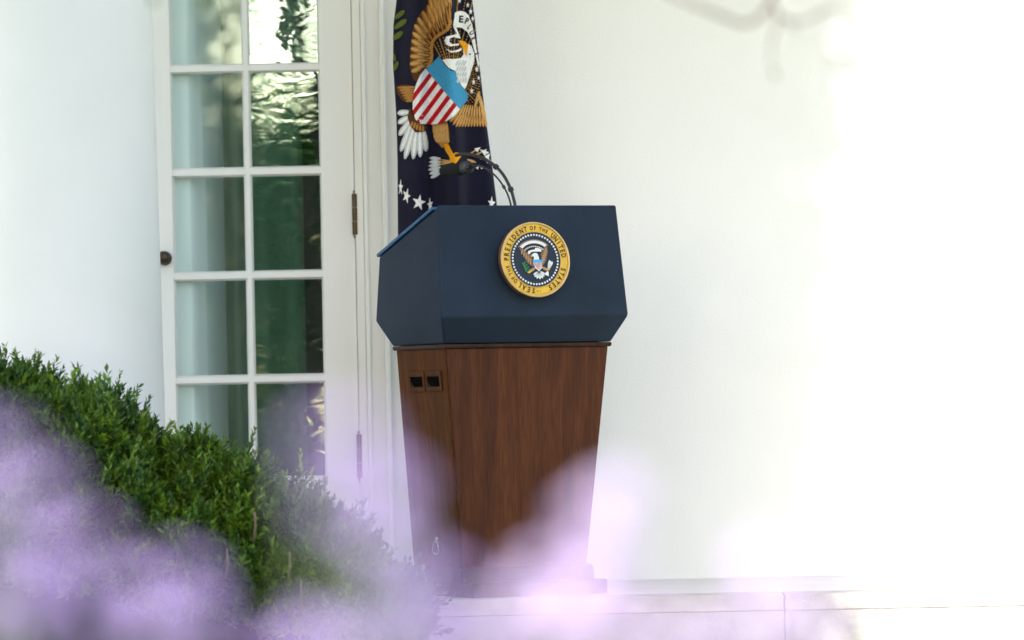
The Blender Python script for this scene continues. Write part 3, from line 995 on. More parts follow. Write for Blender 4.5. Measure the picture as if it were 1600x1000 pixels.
for ch, cx, cy, h, ang, sq in (('E', 720.6, 29.6, 10.6, 4, 0.95), ('P', 729.6, 32.6, 9.6, 20, 0.75), ('L', 734.0, 41.5, 9.0, 42, 0.6), ('U', 737.6, 51.0, 8.6, 58, 0.6), ('R', 740.2, 60.0, 7.5, 66, 0.5), ('I', 743.5, 76.5, 7.0, 72, 0.6), ('B', 745.2, 84.0, 6.5, 76, 0.5)):
    co, tris, w = glyph(ch)
    ca, sa = math.cos(R(ang)), math.sin(R(ang))
    for t in tris:
        poly = []
        for i in t:
            gx, gy = co[i][0] * h * sq, (co[i][1] - 0.5) * h
            poly.append((cx + gx * ca + gy * sa, cy + gx * sa - gy * ca))
        let.append(poly)
emb('lettering', let, M_t_ink, 7.2, 0)

# ------------------------------------------------------------------ round seal hung on the lectern front
sx0, sz0 = 0.312, 1.035
sy0 = 0.04 * (sz0 - 0.865) / 0.347
up = Vector((0, 0.04, 0.347)).normalized()
nv = Vector((1, 0, 0)).cross(up)
SM = Matrix((Vector((1, 0, 0)), up, nv)).transposed().to_4x4()
SM.translation = (sx0, sy0, sz0)
seal = empty('round_seal', 'round gold and navy eagle seal fixed to the lectern front', 'seal')
seal.matrix_world = LM @ SM @ Matrix.Rotation(R(3), 4, 'Z')
RS = 0.1175
M_s_bronze = material('bronze_edge', (0.20, 0.10, 0.045), rough=0.4, metal=0.3, vary=0.15, vscale=30)
M_s_gold = material('gold_rim', (0.62, 0.40, 0.16), rough=0.35, metal=0.35, vary=0.1, vscale=40)
M_s_yellow = material('yellow_enamel', (0.80, 0.47, 0.035), rough=0.4, spec=0.4, vary=0.08, vscale=30)
M_s_navy = material('navy_enamel', (0.010, 0.018, 0.038), rough=0.45, spec=0.35, vary=0.1, vscale=30)
M_s_white = material('white_enamel', (0.80, 0.80, 0.80), rough=0.5)
M_s_brown = material('brown_enamel', (0.20, 0.105, 0.05), rough=0.5, vary=0.35, vscale=200)
M_s_tan = material('tan_enamel', (0.42, 0.24, 0.12), rough=0.5, vary=0.2, vscale=200)
M_s_ink = material('black_brown_letter', (0.028, 0.010, 0.008), rough=0.5)
M_s_cyan = material('sky_enamel', (0.04, 0.42, 0.78), rough=0.5)
M_s_red = material('red_enamel', (0.42, 0.06, 0.07), rough=0.5)
M_s_green = material('green_enamel', (0.03, 0.20, 0.06), rough=0.5, vary=0.3, vscale=200)
Z0 = 0.018
V, F = lathe_vf([(RS * 0.97, Z0), (RS * 1.0, Z0 + 0.003), (RS * 1.0, Z0 + 0.017), (RS * 0.985, Z0 + 0.0195), (0.0005, Z0 + 0.0195)], 96)
mesh_obj('disc', V, F, M_s_bronze, seal)
mesh_obj('hanging_block', *box_vf(-0.03, 0.03, -0.03, 0.03, 0.0005, Z0 - 0.0005), M_s_bronze, seal)


def annulus(name, r0, r1, za, zb, mat, n=96):
    V, F = [], []
    prof = [(r0, za), (r0, zb), (r0 + (r1 - r0) * 0.3, zb + 0.0012), (r0 + (r1 - r0) * 0.7, zb + 0.0012), (r1, zb), (r1, za)]
    for r, z in prof:
        for k in range(n):
            a = 2 * math.pi * k / n
            V.append((RS * r * math.cos(a), RS * r * math.sin(a), z))
    m_ = len(prof)
    for i in range(m_):
        for k in range(n):
            F.append((i * n + k, i * n + (k + 1) % n, ((i + 1) % m_) * n + (k + 1) % n, ((i + 1) % m_) * n + k))
    return mesh_obj(name, V, F, mat, seal, smooth=False)


ZF = Z0 + 0.0197
annulus('rim', 0.945, 0.998, ZF, ZF + 0.0035, M_s_gold)
annulus('lettered_band', 0.735, 0.9445, ZF, ZF + 0.0005, M_s_yellow)
annulus('inner_rim', 0.725, 0.745, ZF, ZF + 0.0028, M_s_gold)
V, F = lathe_vf([(RS * 0.7245, ZF), (RS * 0.7245, ZF + 0.0010), (0.0005, ZF + 0.0010)], 72)
mesh_obj('field', V, F, M_s_navy, seal)


def sealp(name, polys, mat, layer):
    z0, z1 = ZF + 0.0012 + layer * 0.0007, ZF + 0.0019 + layer * 0.0007
    VV, FF = [], []
    for poly in polys:
        v2, f2 = poly_mesh([poly], lambda x, y: Vector((x * RS, y * RS, z1)))
        k = len(VV)
        VV += v2; FF += [tuple(i + k for i in q) for q in f2]
        n_ = len(poly)
        k = len(VV)
        VV += [Vector((p[0] * RS, p[1] * RS, z1)) for p in poly] + [Vector((p[0] * RS, p[1] * RS, z0)) for p in poly]
        FF += [(k + i, k + (i + 1) % n_, k + n_ + (i + 1) % n_, k + n_ + i) for i in range(n_)]
    return mesh_obj(name, VV, FF, mat, seal)


zz = lambda pts: [((p[0] - 355) / 604.0, (522 - p[1]) / 666.0) for p in pts]
ff = lambda a, b, w: [((p[0] - 355) / 604.0, (522 - p[1]) / 666.0) for p in feather(a, b, w)]
sealp('stars', [star_poly(0.655 * math.cos(2 * math.pi * k / 50), 0.655 * math.sin(2 * math.pi * k / 50), 0.036, rot=2 * math.pi * k / 50 - math.pi / 2, inner=0.55) for k in range(50)], M_s_white, 0)['kind'] = 'stuff'
sealp('wing', [zz([(95, 310), (130, 262), (200, 370), (268, 440), (312, 530), (322, 650), (292, 645), (205, 570), (160, 450)])], M_s_brown, 1)
sealp('wing', [zz([(592, 310), (562, 270), (500, 370), (455, 440), (462, 560), (470, 640), (540, 560), (582, 420)])], M_s_brown, 1)
sealp('wing_feathers', [ff((150 + 28 * k, 330 + 38 * k), (118 + 36 * k, 420 + 48 * k) if k < 5 else (300, 640), 26) for k in range(5)], M_s_tan, 2)
sealp('wing_feathers', [ff((550 - 18 * k, 330 + 38 * k), (575 - 22 * k, 420 + 46 * k), 26) for k in range(5)], M_s_tan, 2)
arc = lambda cx, cy, r0, r1, a0, a1, n_=14: [(cx + r0 * math.cos(R(a0 + (a1 - a0) * i / n_)), cy - r0 * math.sin(R(a0 + (a1 - a0) * i / n_)) * 0.9) for i in range(n_ + 1)] + [(cx + r1 * math.cos(R(a1 + (a0 - a1) * i / n_)), cy - r1 * math.sin(R(a1 + (a0 - a1) * i / n_)) * 0.9) for i in range(n_ + 1)]
sealp('cloud_band', [zz(arc(345, 470, 322, 336, 38, 142))], M_s_tan, 1)
sealp('cloud_band', [zz(arc(345, 490, 212, 236, 40, 140))], M_s_tan, 1)
sealp('cloud_band', [zz(arc(345, 470, 262, 316, 42, 138))], M_s_white, 2)
sealp('cloud_dots', [[((345 + 222 * math.cos(R(44 + 9.2 * k)) - 355) / 604 + 0.016 * math.cos(q * math.pi / 3), (522 - 490 + 222 * 0.9 * math.sin(R(44 + 9.2 * k))) / 666 + 0.016 * math.sin(q * math.pi / 3)) for q in range(6)] for k in range(11)], M_s_white, 3)
sealp('banner', [zz([(228, 395), (245, 365), (300, 350), (360, 345), (372, 318), (430, 325), (478, 355), (470, 392), (400, 385), (330, 382), (280, 395), (262, 425), (238, 418)])], M_s_white, 4)
sealp('head', [zz([(290, 470), (300, 430), (335, 408), (375, 408), (400, 430), (418, 505), (410, 528), (315, 528), (330, 480), (315, 462)])], M_s_white, 4)
sealp('beak', [zz([(272, 452), (292, 432), (308, 442), (300, 470), (282, 480)])], M_s_yellow, 5)
sealp('shield', [zz([(305, 560), (468, 560), (464, 620), (445, 680), (390, 735), (336, 680), (310, 620)])], M_s_white, 5)
sealp('stripe', [zz([(318 + 22.5 * k, 578), (328 + 22.5 * k, 578), (330 + 21 * k + 2, (640 + 26 * min(k, 6 - k))), (322 + 21 * k + 2, (640 + 26 * min(k, 6 - k)))]) for k in range(7)], M_s_red, 6)
sealp('shield_chief', [zz([(302, 532), (470, 532), (469, 578), (306, 578)])], M_s_cyan, 6)
sealp('tail', [ff((390, 740), (390 + 105 * math.cos(R(a_)), 770 - 105 * math.sin(R(a_))), 44) for a_ in (-12, -35, -60, -88, -118, -145, -168)], M_s_white, 3)
sealp('tail_base', [zz([(355, 725), (420, 725), (408, 770), (375, 770)])], M_s_brown, 4)
sealp('leg', [ff((335, 665), (240, 725), 50)], M_s_tan, 3)
sealp('leg', [ff((450, 665), (545, 725), 50)], M_s_tan, 3)
sealp('foot', [ff((262, 715), (190, 752), 34)], M_s_yellow, 4)
sealp('foot', [ff((520, 705), (585, 715), 34)], M_s_yellow, 4)
sealp('olive_branch', [ff((205 - 9 * k, 745 - 22 * k), (205 - 9 * k + (52 if k % 2 else -62) * (1 - 0.05 * k), 700 - 22 * k), 26) for k in range(8)], M_s_green, 3)
sealp('arrows', [ff((555, 715), (600 + 26 * k, 545 + 18 * k), 34) for k in range(3)], M_s_white, 3)
sealp('arrows', [zz([(545, 735), (480, 785), (500, 808), (552, 832), (556, 760)])], M_s_white, 3)
# lettering round the band


def seal_letter(name, polys):
    V, F = [], []
    for poly in polys:
        k = len(V)
        V += [Vector((p[0] * RS, p[1] * RS, ZF + 0.0030)) for p in poly]
        F.append(tuple(range(k, k + len(poly))))
    return mesh_obj(name, V, F, M_s_ink, seal)


tris_all = []
for word, a0, a1, h in (('SEAL', 11, 40, 0.135), ('OF', 50.5, 58, 0.105), ('THE', 66.5, 80, 0.098), ('PRESIDENT', 94, 167, 0.135), ('OF', 179, 186.5, 0.105), ('THE', 197, 210.5, 0.098), ('UNITED', 224, 266, 0.135), ('STATES', 292, 336, 0.135)):
    ws = [glyph(c)[2] for c in word]
    tot = sum(ws)
    for k, ch in enumerate(word):
        t = k / (len(word) - 1)
        ang = R(-90 - (a0 + (a1 - a0) * t))
        co, tris, w = glyph(ch)
        rb = 0.84 - h / 2
        for q in tris:
            poly = []
            for i in q:
                gx, gy = co[i][0] * h * (0.80 if ch != 'I' else 0.9), co[i][1] * h
                rr = rb + gy
                aa = ang - gx / (rb + h / 2)
                poly.append((rr * math.cos(aa), rr * math.sin(aa)))
            tris_all.append(poly)
        seal_letter('letter', tris_all)
        tris_all = []
for a_ in (357.5, 3.0):
    an = R(-90 - a_)
    tris_all.append(star_poly(0.84 * math.cos(an), 0.84 * math.sin(an), 0.02, inner=0.5))
for q in tris_all: seal_letter('letter_star', [q])

# ------------------------------------------------------------------ hedge


def sprig_template(nl, length, ll, lw, seed):
    r = np.random.default_rng(seed)
    quads = []
    for i in range(nl):
        h = length * (0.15 + 0.85 * i / (nl - 1))
        az = i * 2.4 + r.uniform(-0.4, 0.4)
        el = r.uniform(0.25, 0.75) + 0.6 * (i / nl)
        d = np.array([math.cos(az) * math.cos(el), math.sin(az) * math.cos(el), math.sin(el)])
        s = np.array([-math.sin(az), math.cos(az), 0.0])
        nn = np.cross(d, s)
        k = ll * r.uniform(0.75, 1.15) * (1.0 - 0.25 * i / nl)
        w = lw * r.uniform(0.8, 1.15)
        p0 = np.array([0, 0, h])
        m = p0 + d * k * 0.5
        tip = p0 + d * k
        fold = nn * w * 0.25
        quads.append([p0, m + s * w / 2 + fold, tip, m - nn * 0.0])
        quads.append([p0, m - nn * 0.0, tip, m - s * w / 2 + fold])
    return np.array(quads)


def sprig_cloud(pos, axis, scale, templ, ids, spin):
    out, per = [], []
    z = axis / np.linalg.norm(axis, axis=1, keepdims=True)
    ref = np.where(np.abs(z[:, 2:3]) < 0.9, np.array([[0, 0, 1.0]]), np.array([[1.0, 0, 0]]))
    xx = np.cross(ref, z); xx /= np.linalg.norm(xx, axis=1, keepdims=True)
    yy = np.cross(z, xx)
    cs, sn = np.cos(spin)[:, None], np.sin(spin)[:, None]
    xa, ya = xx * cs + yy * sn, -xx * sn + yy * cs
    for k, T_ in enumerate(templ):
        idx = np.where(ids == k)[0]
        if len(idx) == 0: continue
        t = T_.reshape(-1, 3)
        P = (t[None, :, 0:1] * xa[idx][:, None, :] + t[None, :, 1:2] * ya[idx][:, None, :] + t[None, :, 2:3] * z[idx][:, None, :]) * scale[idx][:, None, None] + pos[idx][:, None, :]
        out.append(P.reshape(-1, 4, 3))
        per.append(np.repeat(idx, T_.shape[0]))
    return np.concatenate(out), np.concatenate(per)


HY = -0.72
SIL = [(-160, 558), (-60, 582), (0, 605), (50, 622), (95, 632), (150, 646), (190, 662), (215, 704), (262, 722), (300, 728), (350, 745), (400, 762), (440, 790), (478, 812), (500, 832), (545, 862), (585, 892), (615, 920), (640, 955), (665, 1010)]
SILW = [at(p[0], p[1], HY) for p in SIL]
SX = np.array([p.x for p in SILW]); SZ = np.array([p.z for p in SILW])


def hedge_surface(x, t, shrink=0.0):
    """t: 0 at the ridge, 1 at the foot of the front face, negative behind."""
    zt = np.interp(x, SX, SZ) + 0.018 * np.sin(21 * x + 0.7) + 0.012 * np.sin(47 * x) + 0.012 - shrink
    ht = np.maximum(zt - GZ, 0.05)
    bulge = 0.42 + 0.10 * np.sin(3.1 * x + 1.0)
    th = t * math.pi / 2
    y = HY - (bulge - shrink) * np.sin(th) ** 0.9 if False else HY - (bulge - shrink) * np.sign(np.sin(th)) * np.abs(np.sin(th)) ** 0.85
    z = GZ + ht * np.cos(th) ** 0.72
    return np.stack([x, y, z], axis=-1)


hedge = empty('boxwood_hedge', 'dense green boxwood hedge sloping down to the right before the column', 'hedge', (0, 0, 0))
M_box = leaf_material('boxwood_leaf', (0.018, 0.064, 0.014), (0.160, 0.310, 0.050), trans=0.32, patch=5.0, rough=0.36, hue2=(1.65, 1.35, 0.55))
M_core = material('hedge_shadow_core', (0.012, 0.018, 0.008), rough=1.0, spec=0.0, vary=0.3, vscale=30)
M_twig = material('grey_twig', (0.16, 0.13, 0.09), rough=0.9, vary=0.2, vscale=60)
NS = 11500
hx = rng.uniform(SX[0] + 0.05, SX[-1], NS)
ht_ = np.where(rng.random(NS) < 0.16, -rng.random(NS) * 0.45, rng.random(NS) ** 0.85 * 0.80)
P0 = hedge_surface(hx, ht_)
eps = 0.01
dx = hedge_surface(hx + eps, ht_) - P0
dt = hedge_surface(hx, ht_ + eps) - P0
Nn = np.cross(dx, dt)
Nn /= np.linalg.norm(Nn, axis=1, keepdims=True) + 1e-9
flip = (Nn[:, 2] < 0)
Nn[flip] *= -1
lump = 0.044 * np.sin(17 * hx + 9 * ht_) * np.sin(23 * ht_ + 6 * hx) + 0.02 * np.sin(41 * hx + 2)
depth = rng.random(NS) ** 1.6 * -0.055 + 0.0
P0 = P0 + Nn * (lump + depth)[:, None]
axis = Nn * 0.8 + np.array([[0.0, 0.0, 0.75]]) + rng.normal(0, 0.33, (NS, 3))
templ = [sprig_template(11, 0.055, 0.030, 0.0110, s) for s in range(5)] + [sprig_template(15, 0.100, 0.031, 0.0095, 9)]
ids = rng.integers(0, 5, NS)
ids[rng.random(NS) < 0.10] = 5
scl = rng.uniform(0.66, 1.15, NS)
Q, own = sprig_cloud(P0, axis, scl, templ, ids, rng.uniform(0, 6.28, NS))
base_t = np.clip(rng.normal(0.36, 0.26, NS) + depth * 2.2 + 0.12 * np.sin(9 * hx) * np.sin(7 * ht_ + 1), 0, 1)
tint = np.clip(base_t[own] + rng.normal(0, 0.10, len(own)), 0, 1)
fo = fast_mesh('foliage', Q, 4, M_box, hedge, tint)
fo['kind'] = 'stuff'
# loose shoots standing out of the clipped surface
NL = 120
lx = rng.uniform(SX[0] + 0.05, SX[-1] - 0.05, NL)
lt = rng.uniform(-0.25, 0.55, NL)
LP = hedge_surface(lx, lt)
LQ, lown = sprig_cloud(LP, np.array([[0.0, -0.15, 1.0]]) + rng.normal(0, 0.35, (NL, 3)), rng.uniform(0.8, 1.35, NL), [sprig_template(14, 0.090, 0.028, 0.0085, 31), sprig_template(12, 0.08, 0.030, 0.0095, 32)], rng.integers(0, 2, NL), rng.uniform(0, 6.28, NL))
sh = fast_mesh('loose_shoots', LQ, 4, M_box, hedge, np.clip(rng.normal(0.5, 0.35, NL)[lown], 0, 1))
sh['kind'] = 'stuff'
# dark shell behind the leaves, its colour stands in for inner shade
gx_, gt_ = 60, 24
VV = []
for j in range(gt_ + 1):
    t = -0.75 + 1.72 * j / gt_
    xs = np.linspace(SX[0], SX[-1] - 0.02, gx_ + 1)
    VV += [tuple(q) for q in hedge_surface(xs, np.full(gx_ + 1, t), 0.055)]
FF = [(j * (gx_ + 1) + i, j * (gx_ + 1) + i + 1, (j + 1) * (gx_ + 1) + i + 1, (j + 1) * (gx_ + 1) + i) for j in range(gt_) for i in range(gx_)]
mesh_obj('inner_shade_shell', VV, FF, M_core, hedge, smooth=True)
for (px, py) in ((452, 862), (470, 905), (300, 930), (398, 800), (355, 858)):
    a = at(px, py, -1.17); b = at(px - 2, py + 46, -1.14)
    mesh_obj('stem', *tube_vf([a, (a + b) / 2 + Vector((0.004, 0, 0)), b], [0.003, 0.0042, 0.005], 7), M_twig, hedge, smooth=True)

# ------------------------------------------------------------------ trees of the garden (added shade tree, trees seen in the glass)


def leaf_cloud(centers, radii, count, size, seed, keep=None):
    r = np.random.default_rng(seed)
    cs = np.array(centers); rs = np.array(radii)
    vol = rs.prod(axis=1); pick = r.choice(len(cs), count, p=vol / vol.sum())
    d = r.normal(size=(count, 3)); d /= np.linalg.norm(d, axis=1, keepdims=True)
    rad = r.random(count) ** 0.45
    P = cs[pick] + d * rad[:, None] * rs[pick]
    if keep is not None:
        P = P[keep(P)]
    m = len(P)
    a = r.normal(size=(m, 3)); a /= np.linalg.norm(a, axis=1, keepdims=True)
    b = r.normal(size=(m, 3)); b -= a * (a * b).sum(1, keepdims=True); b /= np.linalg.norm(b, axis=1, keepdims=True)
    s = size * r.uniform(0.6, 1.3, (m, 1))
    Qd = np.stack([P - a * s, P + b * s * 0.42, P + a * s, P - b * s * 0.42], axis=1)
    return Qd, np.clip(r.normal(0.5, 0.25, m), 0, 1)


M_leaf = leaf_material('broad_leaf', (0.05, 0.10, 0.03), (0.13, 0.22, 0.06), trans=0.7)
M_leaf2 = leaf_material('evergreen_leaf', (0.012, 0.035, 0.010), (0.040, 0.080, 0.020), trans=0.2)
M_bark = material('brown_bark', (0.07, 0.052, 0.038), rough=0.95, vary=0.35, vscale=18, bump=0.6, bscale=40, stretch=(1, 1, 0.25))


def tree(name, label, base, trunk, r0, centers, radii, count, size, seed, mat, group=None, keep=None, core=None):
    t = empty(name, label, 'tree', base, 0, group)
    b = Vector(base)
    mesh_obj('trunk', *tube_vf(catmull([Vector(p) - b for p in trunk], 4), list(np.linspace(r0, r0 * 0.45, (len(trunk) - 1) * 4 + 1)), 12), M_bark, t, smooth=True)
    top = Vector(trunk[-1])
    for i, c in enumerate(centers):
        c = Vector(c)
        s = Vector(trunk[-2]).lerp(top, (i % 3) / 3.0)
        mid = (s + c) / 2 + Vector((0, 0, 0.1))
        mesh_obj('limb', *tube_vf([s - b, mid - b, c - b], [r0 * 0.45, r0 * 0.3, r0 * 0.12], 8), M_bark, t, smooth=True)
    Qd, ti = leaf_cloud(centers, radii, count, size, seed, keep)
    cr = fast_mesh('crown', Qd - np.array(b)[None, None, :], 4, mat, t, ti)
    cr['kind'] = 'stuff'
    return t


EDGE_X = -0.13  # added tree's crown is cut here to set where the sunlit wall begins
shade_c = [(-0.95 - 1.05 * (q % 3), -8.0 + 0.3 * ((q * 7) % 3 - 1), 3.7 + 0.62 * (q // 3)) for q in range(27)]
shade_r = [(1.35, 1.1, 0.85)] * 27
krng = np.random.default_rng(5)
tree('added_shade_tree', 'unseen tree added in the garden to shade the terrace', (-1.12, -8.05, GZ), [(-1.12, -8.05, GZ), (-1.10, -8.0, 1.2), (-1.12, -8.0, 2.6), (-1.5, -8.0, 4.2)], 0.075,
     shade_c, shade_r, 130000, 0.06, 3, M_leaf2, keep=lambda P: (P[:, 0] < EDGE_X + krng.normal(0, 0.13, len(P))) & (P[:, 2] > 3.0))
k_ = 0
for (bx0, by0, h, lab) in ((-3.55, -31, 7.5, 'loose green garden tree mirrored in the left of the door glass'), (-2.30, -30, 4.25, 'low green garden tree mirrored in the right door panes'), (-0.95, -32, 6.5, 'broad green garden tree mirrored beside the door hinges'), (-7.5, -33, 5.5, 'tall green garden tree standing farthest left across the lawn'), (3.5, -33, 6.0, 'tall green garden tree standing farthest right across the lawn')):
    cs = [(bx0 + random.uniform(-0.35, 0.35), by0 + random.uniform(-0.6, 0.6), GZ + h * q) for q in (0.25, 0.4, 0.5, 0.62, 0.74, 0.8)]
    tree('garden_tree', lab, (bx0, by0, GZ), [(bx0, by0, GZ), (bx0 + 0.05, by0, GZ + h * 0.3), (bx0, by0, GZ + h * 0.6)], 0.10, cs, [(0.95, 1.0, h * 0.22)] * 6, 6500, 0.10, 20 + k_, M_leaf, 'trees across the lawn')
    k_ += 1

# ------------------------------------------------------------------ flowers close to the lens
M_pet = leaf_material('lilac_petal', (0.54, 0.37, 0.82), (0.88, 0.72, 0.96), trans=0.35, rough=0.7)
M_petp = leaf_material('pale_lilac_petal', (0.76, 0.60, 0.88), (0.93, 0.82, 0.95), trans=0.35, rough=0.7)
M_stemg = material('grey_green_stem', (0.11, 0.14, 0.08), rough=0.8, vary=0.2, vscale=40)
M_fleaf = leaf_material('grey_green_leaf', (0.05, 0.085, 0.04), (0.11, 0.15, 0.08), trans=0.3)


def head_mesh(name, mat, seed, rad=1.0):
    r = np.random.default_rng(seed)
    m = 95
    d = r.normal(size=(m, 3)); d[:, 2] = np.abs(d[:, 2]) * 0.9 - 0.25
    d /= np.linalg.norm(d, axis=1, keepdims=True)
    b = np.cross(d, r.normal(size=(m, 3))); b /= np.linalg.norm(b, axis=1, keepdims=True)
    p0 = d * rad * 0.35
    p1 = d * rad * r.uniform(0.8, 1.1, (m, 1))
    w = rad * 0.16
    Qd = np.stack([p0 - b * w * 0.3, p1 * 0.9 - b * w, p1, p1 * 0.9 + b * w], axis=1)
    o = fast_mesh(name, Qd, 4, mat, None, np.clip(r.normal(0.5, 0.28, m), 0, 1))
    me = o.data
    bpy.data.objects.remove(o)
    return me


HEADS = [head_mesh('flower_head', M_pet, s) for s in (1, 2)]
HEADSP = [head_mesh('flower_head', M_petp, s) for s in (3, 4)]


def flower_leaf_mesh():
    Qd = []
    for i in range(5):
        t0, t1 = i / 5, (i + 1) / 5
        w = lambda t: 0.22 * math.sin(math.pi * min(1, t * 0.95 + 0.03))
        z = lambda t: 0.35 * t - 0.5 * t * t
        Qd.append([(t0, -w(t0), z(t0) + w(t0) * 0.3), (t1, -w(t1), z(t1) + w(t1) * 0.3), (t1, 0, z(t1)), (t0, 0, z(t0))])
        Qd.append([(t0, 0, z(t0)), (t1, 0, z(t1)), (t1, w(t1), z(t1) + w(t1) * 0.3), (t0, w(t0), z(t0) + w(t0) * 0.3)])
    o = fast_mesh('leaf', np.array(Qd, dtype=float), 4, M_fleaf, None, np.full(10, 0.5))
    me = o.data
    bpy.data.objects.remove(o)
    return me


LEAFM = flower_leaf_mesh()


def flower_plant(label, clumps, root_px, dist, pale=False, spread=20, seed=0):
    """clumps: (px, py, distance from the lens, head radius in metres, heads); each clump is one stem that branches to its heads"""
    rr = random.Random(seed)
    rp = at(root_px, 1000, CAM_Y + dist)
    base = Vector((rp.x, CAM_Y + dist, GZ))
    t = empty('lilac_flower_plant', label, 'flowers', base, 0, 'lilac flowers close to the lens')
    for (px, py, d, r, cnt) in clumps:
        fork = at(px + rr.uniform(-8, 8), py + 85, CAM_Y + d) - base
        foot = Vector((fork.x * 0.8 + rr.uniform(-0.03, 0.03), fork.y + rr.uniform(-0.04, 0.04), 0))
        mid = (foot + fork) / 2 + Vector((rr.uniform(-0.02, 0.02), rr.uniform(-0.02, 0.02), 0))
        path = catmull([foot, mid, fork], 5)
        st_ = mesh_obj('stem', *tube_vf(path, list(np.linspace(0.0016, 0.0010, len(path))), 6), M_stemg, t, smooth=True)
        for q in range(2):
            lf = bpy.data.objects.new('leaf', LEAFM)
            link(lf, st_)
            lf.location = path[rr.randint(2, len(path) - 3)]
            lf.rotation_euler = (0, rr.uniform(-0.7, -0.1), rr.uniform(0, 6.28))
            sc = rr.uniform(0.02, 0.035)
            lf.scale = (sc, sc, sc)
        for k in range(cnt):
            p = at(px + rr.gauss(0, spread * 0.75), py + rr.gauss(0, spread * 0.75), CAM_Y + d + rr.uniform(-0.04, 0.04)) - base
            mesh_obj('pedicel', *tube_vf([fork, (fork + p) / 2 + Vector((0, 0, -0.003)), p], [0.0007, 0.0006, 0.0005], 5), M_stemg, st_, smooth=True)
            h = bpy.data.objects.new('flower_head', rr.choice(HEADSP if pale else HEADS))
            link(h, t)
            h.location = p
            h.rotation_euler = (rr.uniform(-0.4, 0.4), rr.uniform(-0.4, 0.4), rr.uniform(0, 6.28))
            rad = r * rr.uniform(0.7, 1.2)
            h.scale = (rad, rad, rad)
    return t


flower_plant('blurred lilac flowers massed in front of the hedge at lower left', [(50, 772, 2.5, 0.0075, 5), (138, 852, 2.5, 0.008, 5), (80, 885, 2.45, 0.0075, 5), (195, 920, 2.5, 0.0075, 5), (282, 892, 2.55, 0.008, 5), (15, 850, 2.5, 0.006, 4)], 130, 2.5, spread=21, seed=1)
flower_plant('blurred lilac flowers low in the bottom left corner', [(40, 930, 2.45, 0.0085, 6), (132, 965, 2.5, 0.009, 6), (235, 1000, 2.5, 0.009, 6), (310, 965, 2.55, 0.008, 6), (-20, 1010, 2.45, 0.0085, 5)], 110, 2.5, spread=22, seed=2)
flower_plant('blurred greyish lilac flowers at the left edge highest on the hedge', [(-24, 715, 2.35, 0.006, 4), (0, 755, 2.4, 0.006, 4), (-30, 800, 2.4, 0.007, 5), (10, 690, 2.3, 0.004, 3)], -10, 2.35, spread=22, seed=3)
flower_plant('round blurred lilac flowers at the bottom between hedge and lectern', [(480, 992, 2.55, 0.0095, 6), (430, 1012, 2.55, 0.008, 4), (535, 1015, 2.55, 0.008, 4)], 480, 2.55, spread=16, seed=4)
flower_plant('faint lilac blur of flowers in front of the door corner', [(545, 690, 2.05, 0.0055, 4), (505, 700, 2.05, 0.0055, 4), (575, 745, 2.1, 0.006, 5), (530, 790, 2.1, 0.006, 5), (480, 775, 2.1, 0.005, 4)], 540, 2.07, spread=18, seed=5)
flower_plant('blurred lilac flowers over the left foot of the lectern', [(602, 800, 2.35, 0.007, 5), (640, 770, 2.3, 0.006, 4), (585, 862, 2.4, 0.007, 5), (652, 885, 2.4, 0.0085, 6), (625, 945, 2.4, 0.0075, 5), (690, 925, 2.4, 0.006, 4)], 620, 2.37, spread=20, seed=6)
flower_plant('bright pale lilac flowers blurred over the right foot of the lectern', [(965, 768, 2.6, 0.009, 6), (905, 805, 2.55, 0.0065, 5), (862, 882, 2.5, 0.0075, 5), (930, 850, 2.55, 0.009, 6), (885, 935, 2.5, 0.009, 6), (822, 925, 2.45, 0.008, 5), (942, 905, 2.55, 0.0095, 6), (868, 990, 2.5, 0.010, 6), (800, 975, 2.45, 0.008, 5), (940, 985, 2.5, 0.009, 6)], 890, 2.52, pale=True, spread=17, seed=7)
flower_plant('pale flowers blurred low in front of the stone step at right', [(1190, 905, 2.55, 0.0085, 6), (1175, 975, 2.5, 0.008, 5), (1060, 1000, 2.5, 0.008, 5), (1000, 985, 2.5, 0.008, 5), (1240, 1000, 2.5, 0.009, 6), (1290, 965, 2.5, 0.008, 5), (1125, 1020, 2.5, 0.008, 5)], 1170, 2.5, pale=True, spread=18, seed=8)
flower_plant('lilac flowers blurred along the bottom edge below the lectern', [(610, 1020, 2.4, 0.008, 5), (680, 1010, 2.4, 0.008, 5), (740, 1025, 2.4, 0.008, 5)], 680, 2.4, spread=20, seed=9)

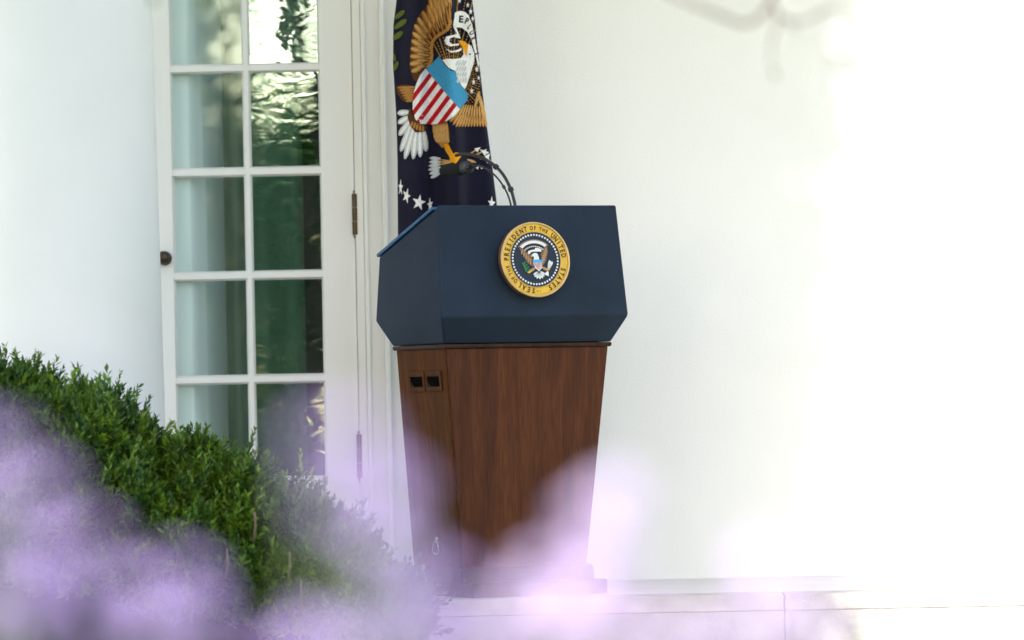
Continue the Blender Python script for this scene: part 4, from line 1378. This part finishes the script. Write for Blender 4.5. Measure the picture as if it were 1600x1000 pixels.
# ------------------------------------------------------------------ small tree whose twigs hang into the top of the view
crab = empty('crabapple_tree', 'thin blurred twigs with small leaves hanging in at the top right', 'tree', (1.9, -7.2, GZ))
CB = Vector((1.9, -7.2, GZ))
def limb(name, pts, r0, r1):
    path = catmull([Vector(p) - CB for p in pts], 6)
    return mesh_obj(name, *tube_vf(path, list(np.linspace(r0, r1, len(path))), 9), M_bark, crab, smooth=True)
limb('trunk', [(1.9, -7.2, GZ), (1.85, -7.2, 0.6), (1.92, -7.25, 1.5), (1.6, -7.2, 2.2)], 0.07, 0.045)
limb('limb', [(1.6, -7.2, 2.2), (0.9, -7.2, 1.75), (0.5, -7.2, 1.35), tuple(at(1210, -62, -7.2))], 0.04, 0.007)
limb('limb', [(1.6, -7.2, 2.2), (0.7, -7.2, 2.1), (0.0, -7.2, 1.75), tuple(at(330, -120, -7.2))], 0.035, 0.006)
j_ = tuple(at(1205, -2, -7.2))
limb('twig', [tuple(at(1212, -92, -7.2)), j_, tuple(at(1170, 36, -7.2)), tuple(at(1120, 22, -7.2)), tuple(at(1070, 2, -7.2)), tuple(at(1030, -16, -7.2))], 0.0046, 0.0022)
limb('twig', [j_, tuple(at(1215, 28, -7.2)), tuple(at(1206, 68, -7.2)), tuple(at(1204, 102, -7.2))], 0.0030, 0.0009)
limb('twig', [tuple(at(1213, 23, -7.2)), tuple(at(1250, 34, -7.2)), tuple(at(1300, 13, -7.2)), tuple(at(1335, 18, -7.2))], 0.0026, 0.0010)
limb('twig', [tuple(at(330, -120, -7.2)), tuple(at(312, -50, -7.2)), tuple(at(306, -18, -7.2))], 0.004, 0.0012)
limb('twig', [tuple(at(330, -120, -7.2)), tuple(at(262, -60, -7.2)), tuple(at(238, -24, -7.2))], 0.004, 0.0012)
for (px, py, d, sc) in ((1204, 106, -7.2, 0.010), (1228, 38, -7.2, 0.012), (1290, 18, -7.2, 0.008), (306, -6, -7.2, 0.016), (314, -12, -7.2, 0.014), (238, -10, -7.2, 0.012)):
    lf = bpy.data.objects.new('leaf', LEAFM)
    link(lf, crab)
    lf.location = at(px, py, d) - CB
    lf.rotation_euler = (random.uniform(-0.6, 0.6), random.uniform(0.6, 1.5), random.uniform(0, 6.28))
    lf.scale = (sc * 2.2, sc * 2.2, sc * 2.2)
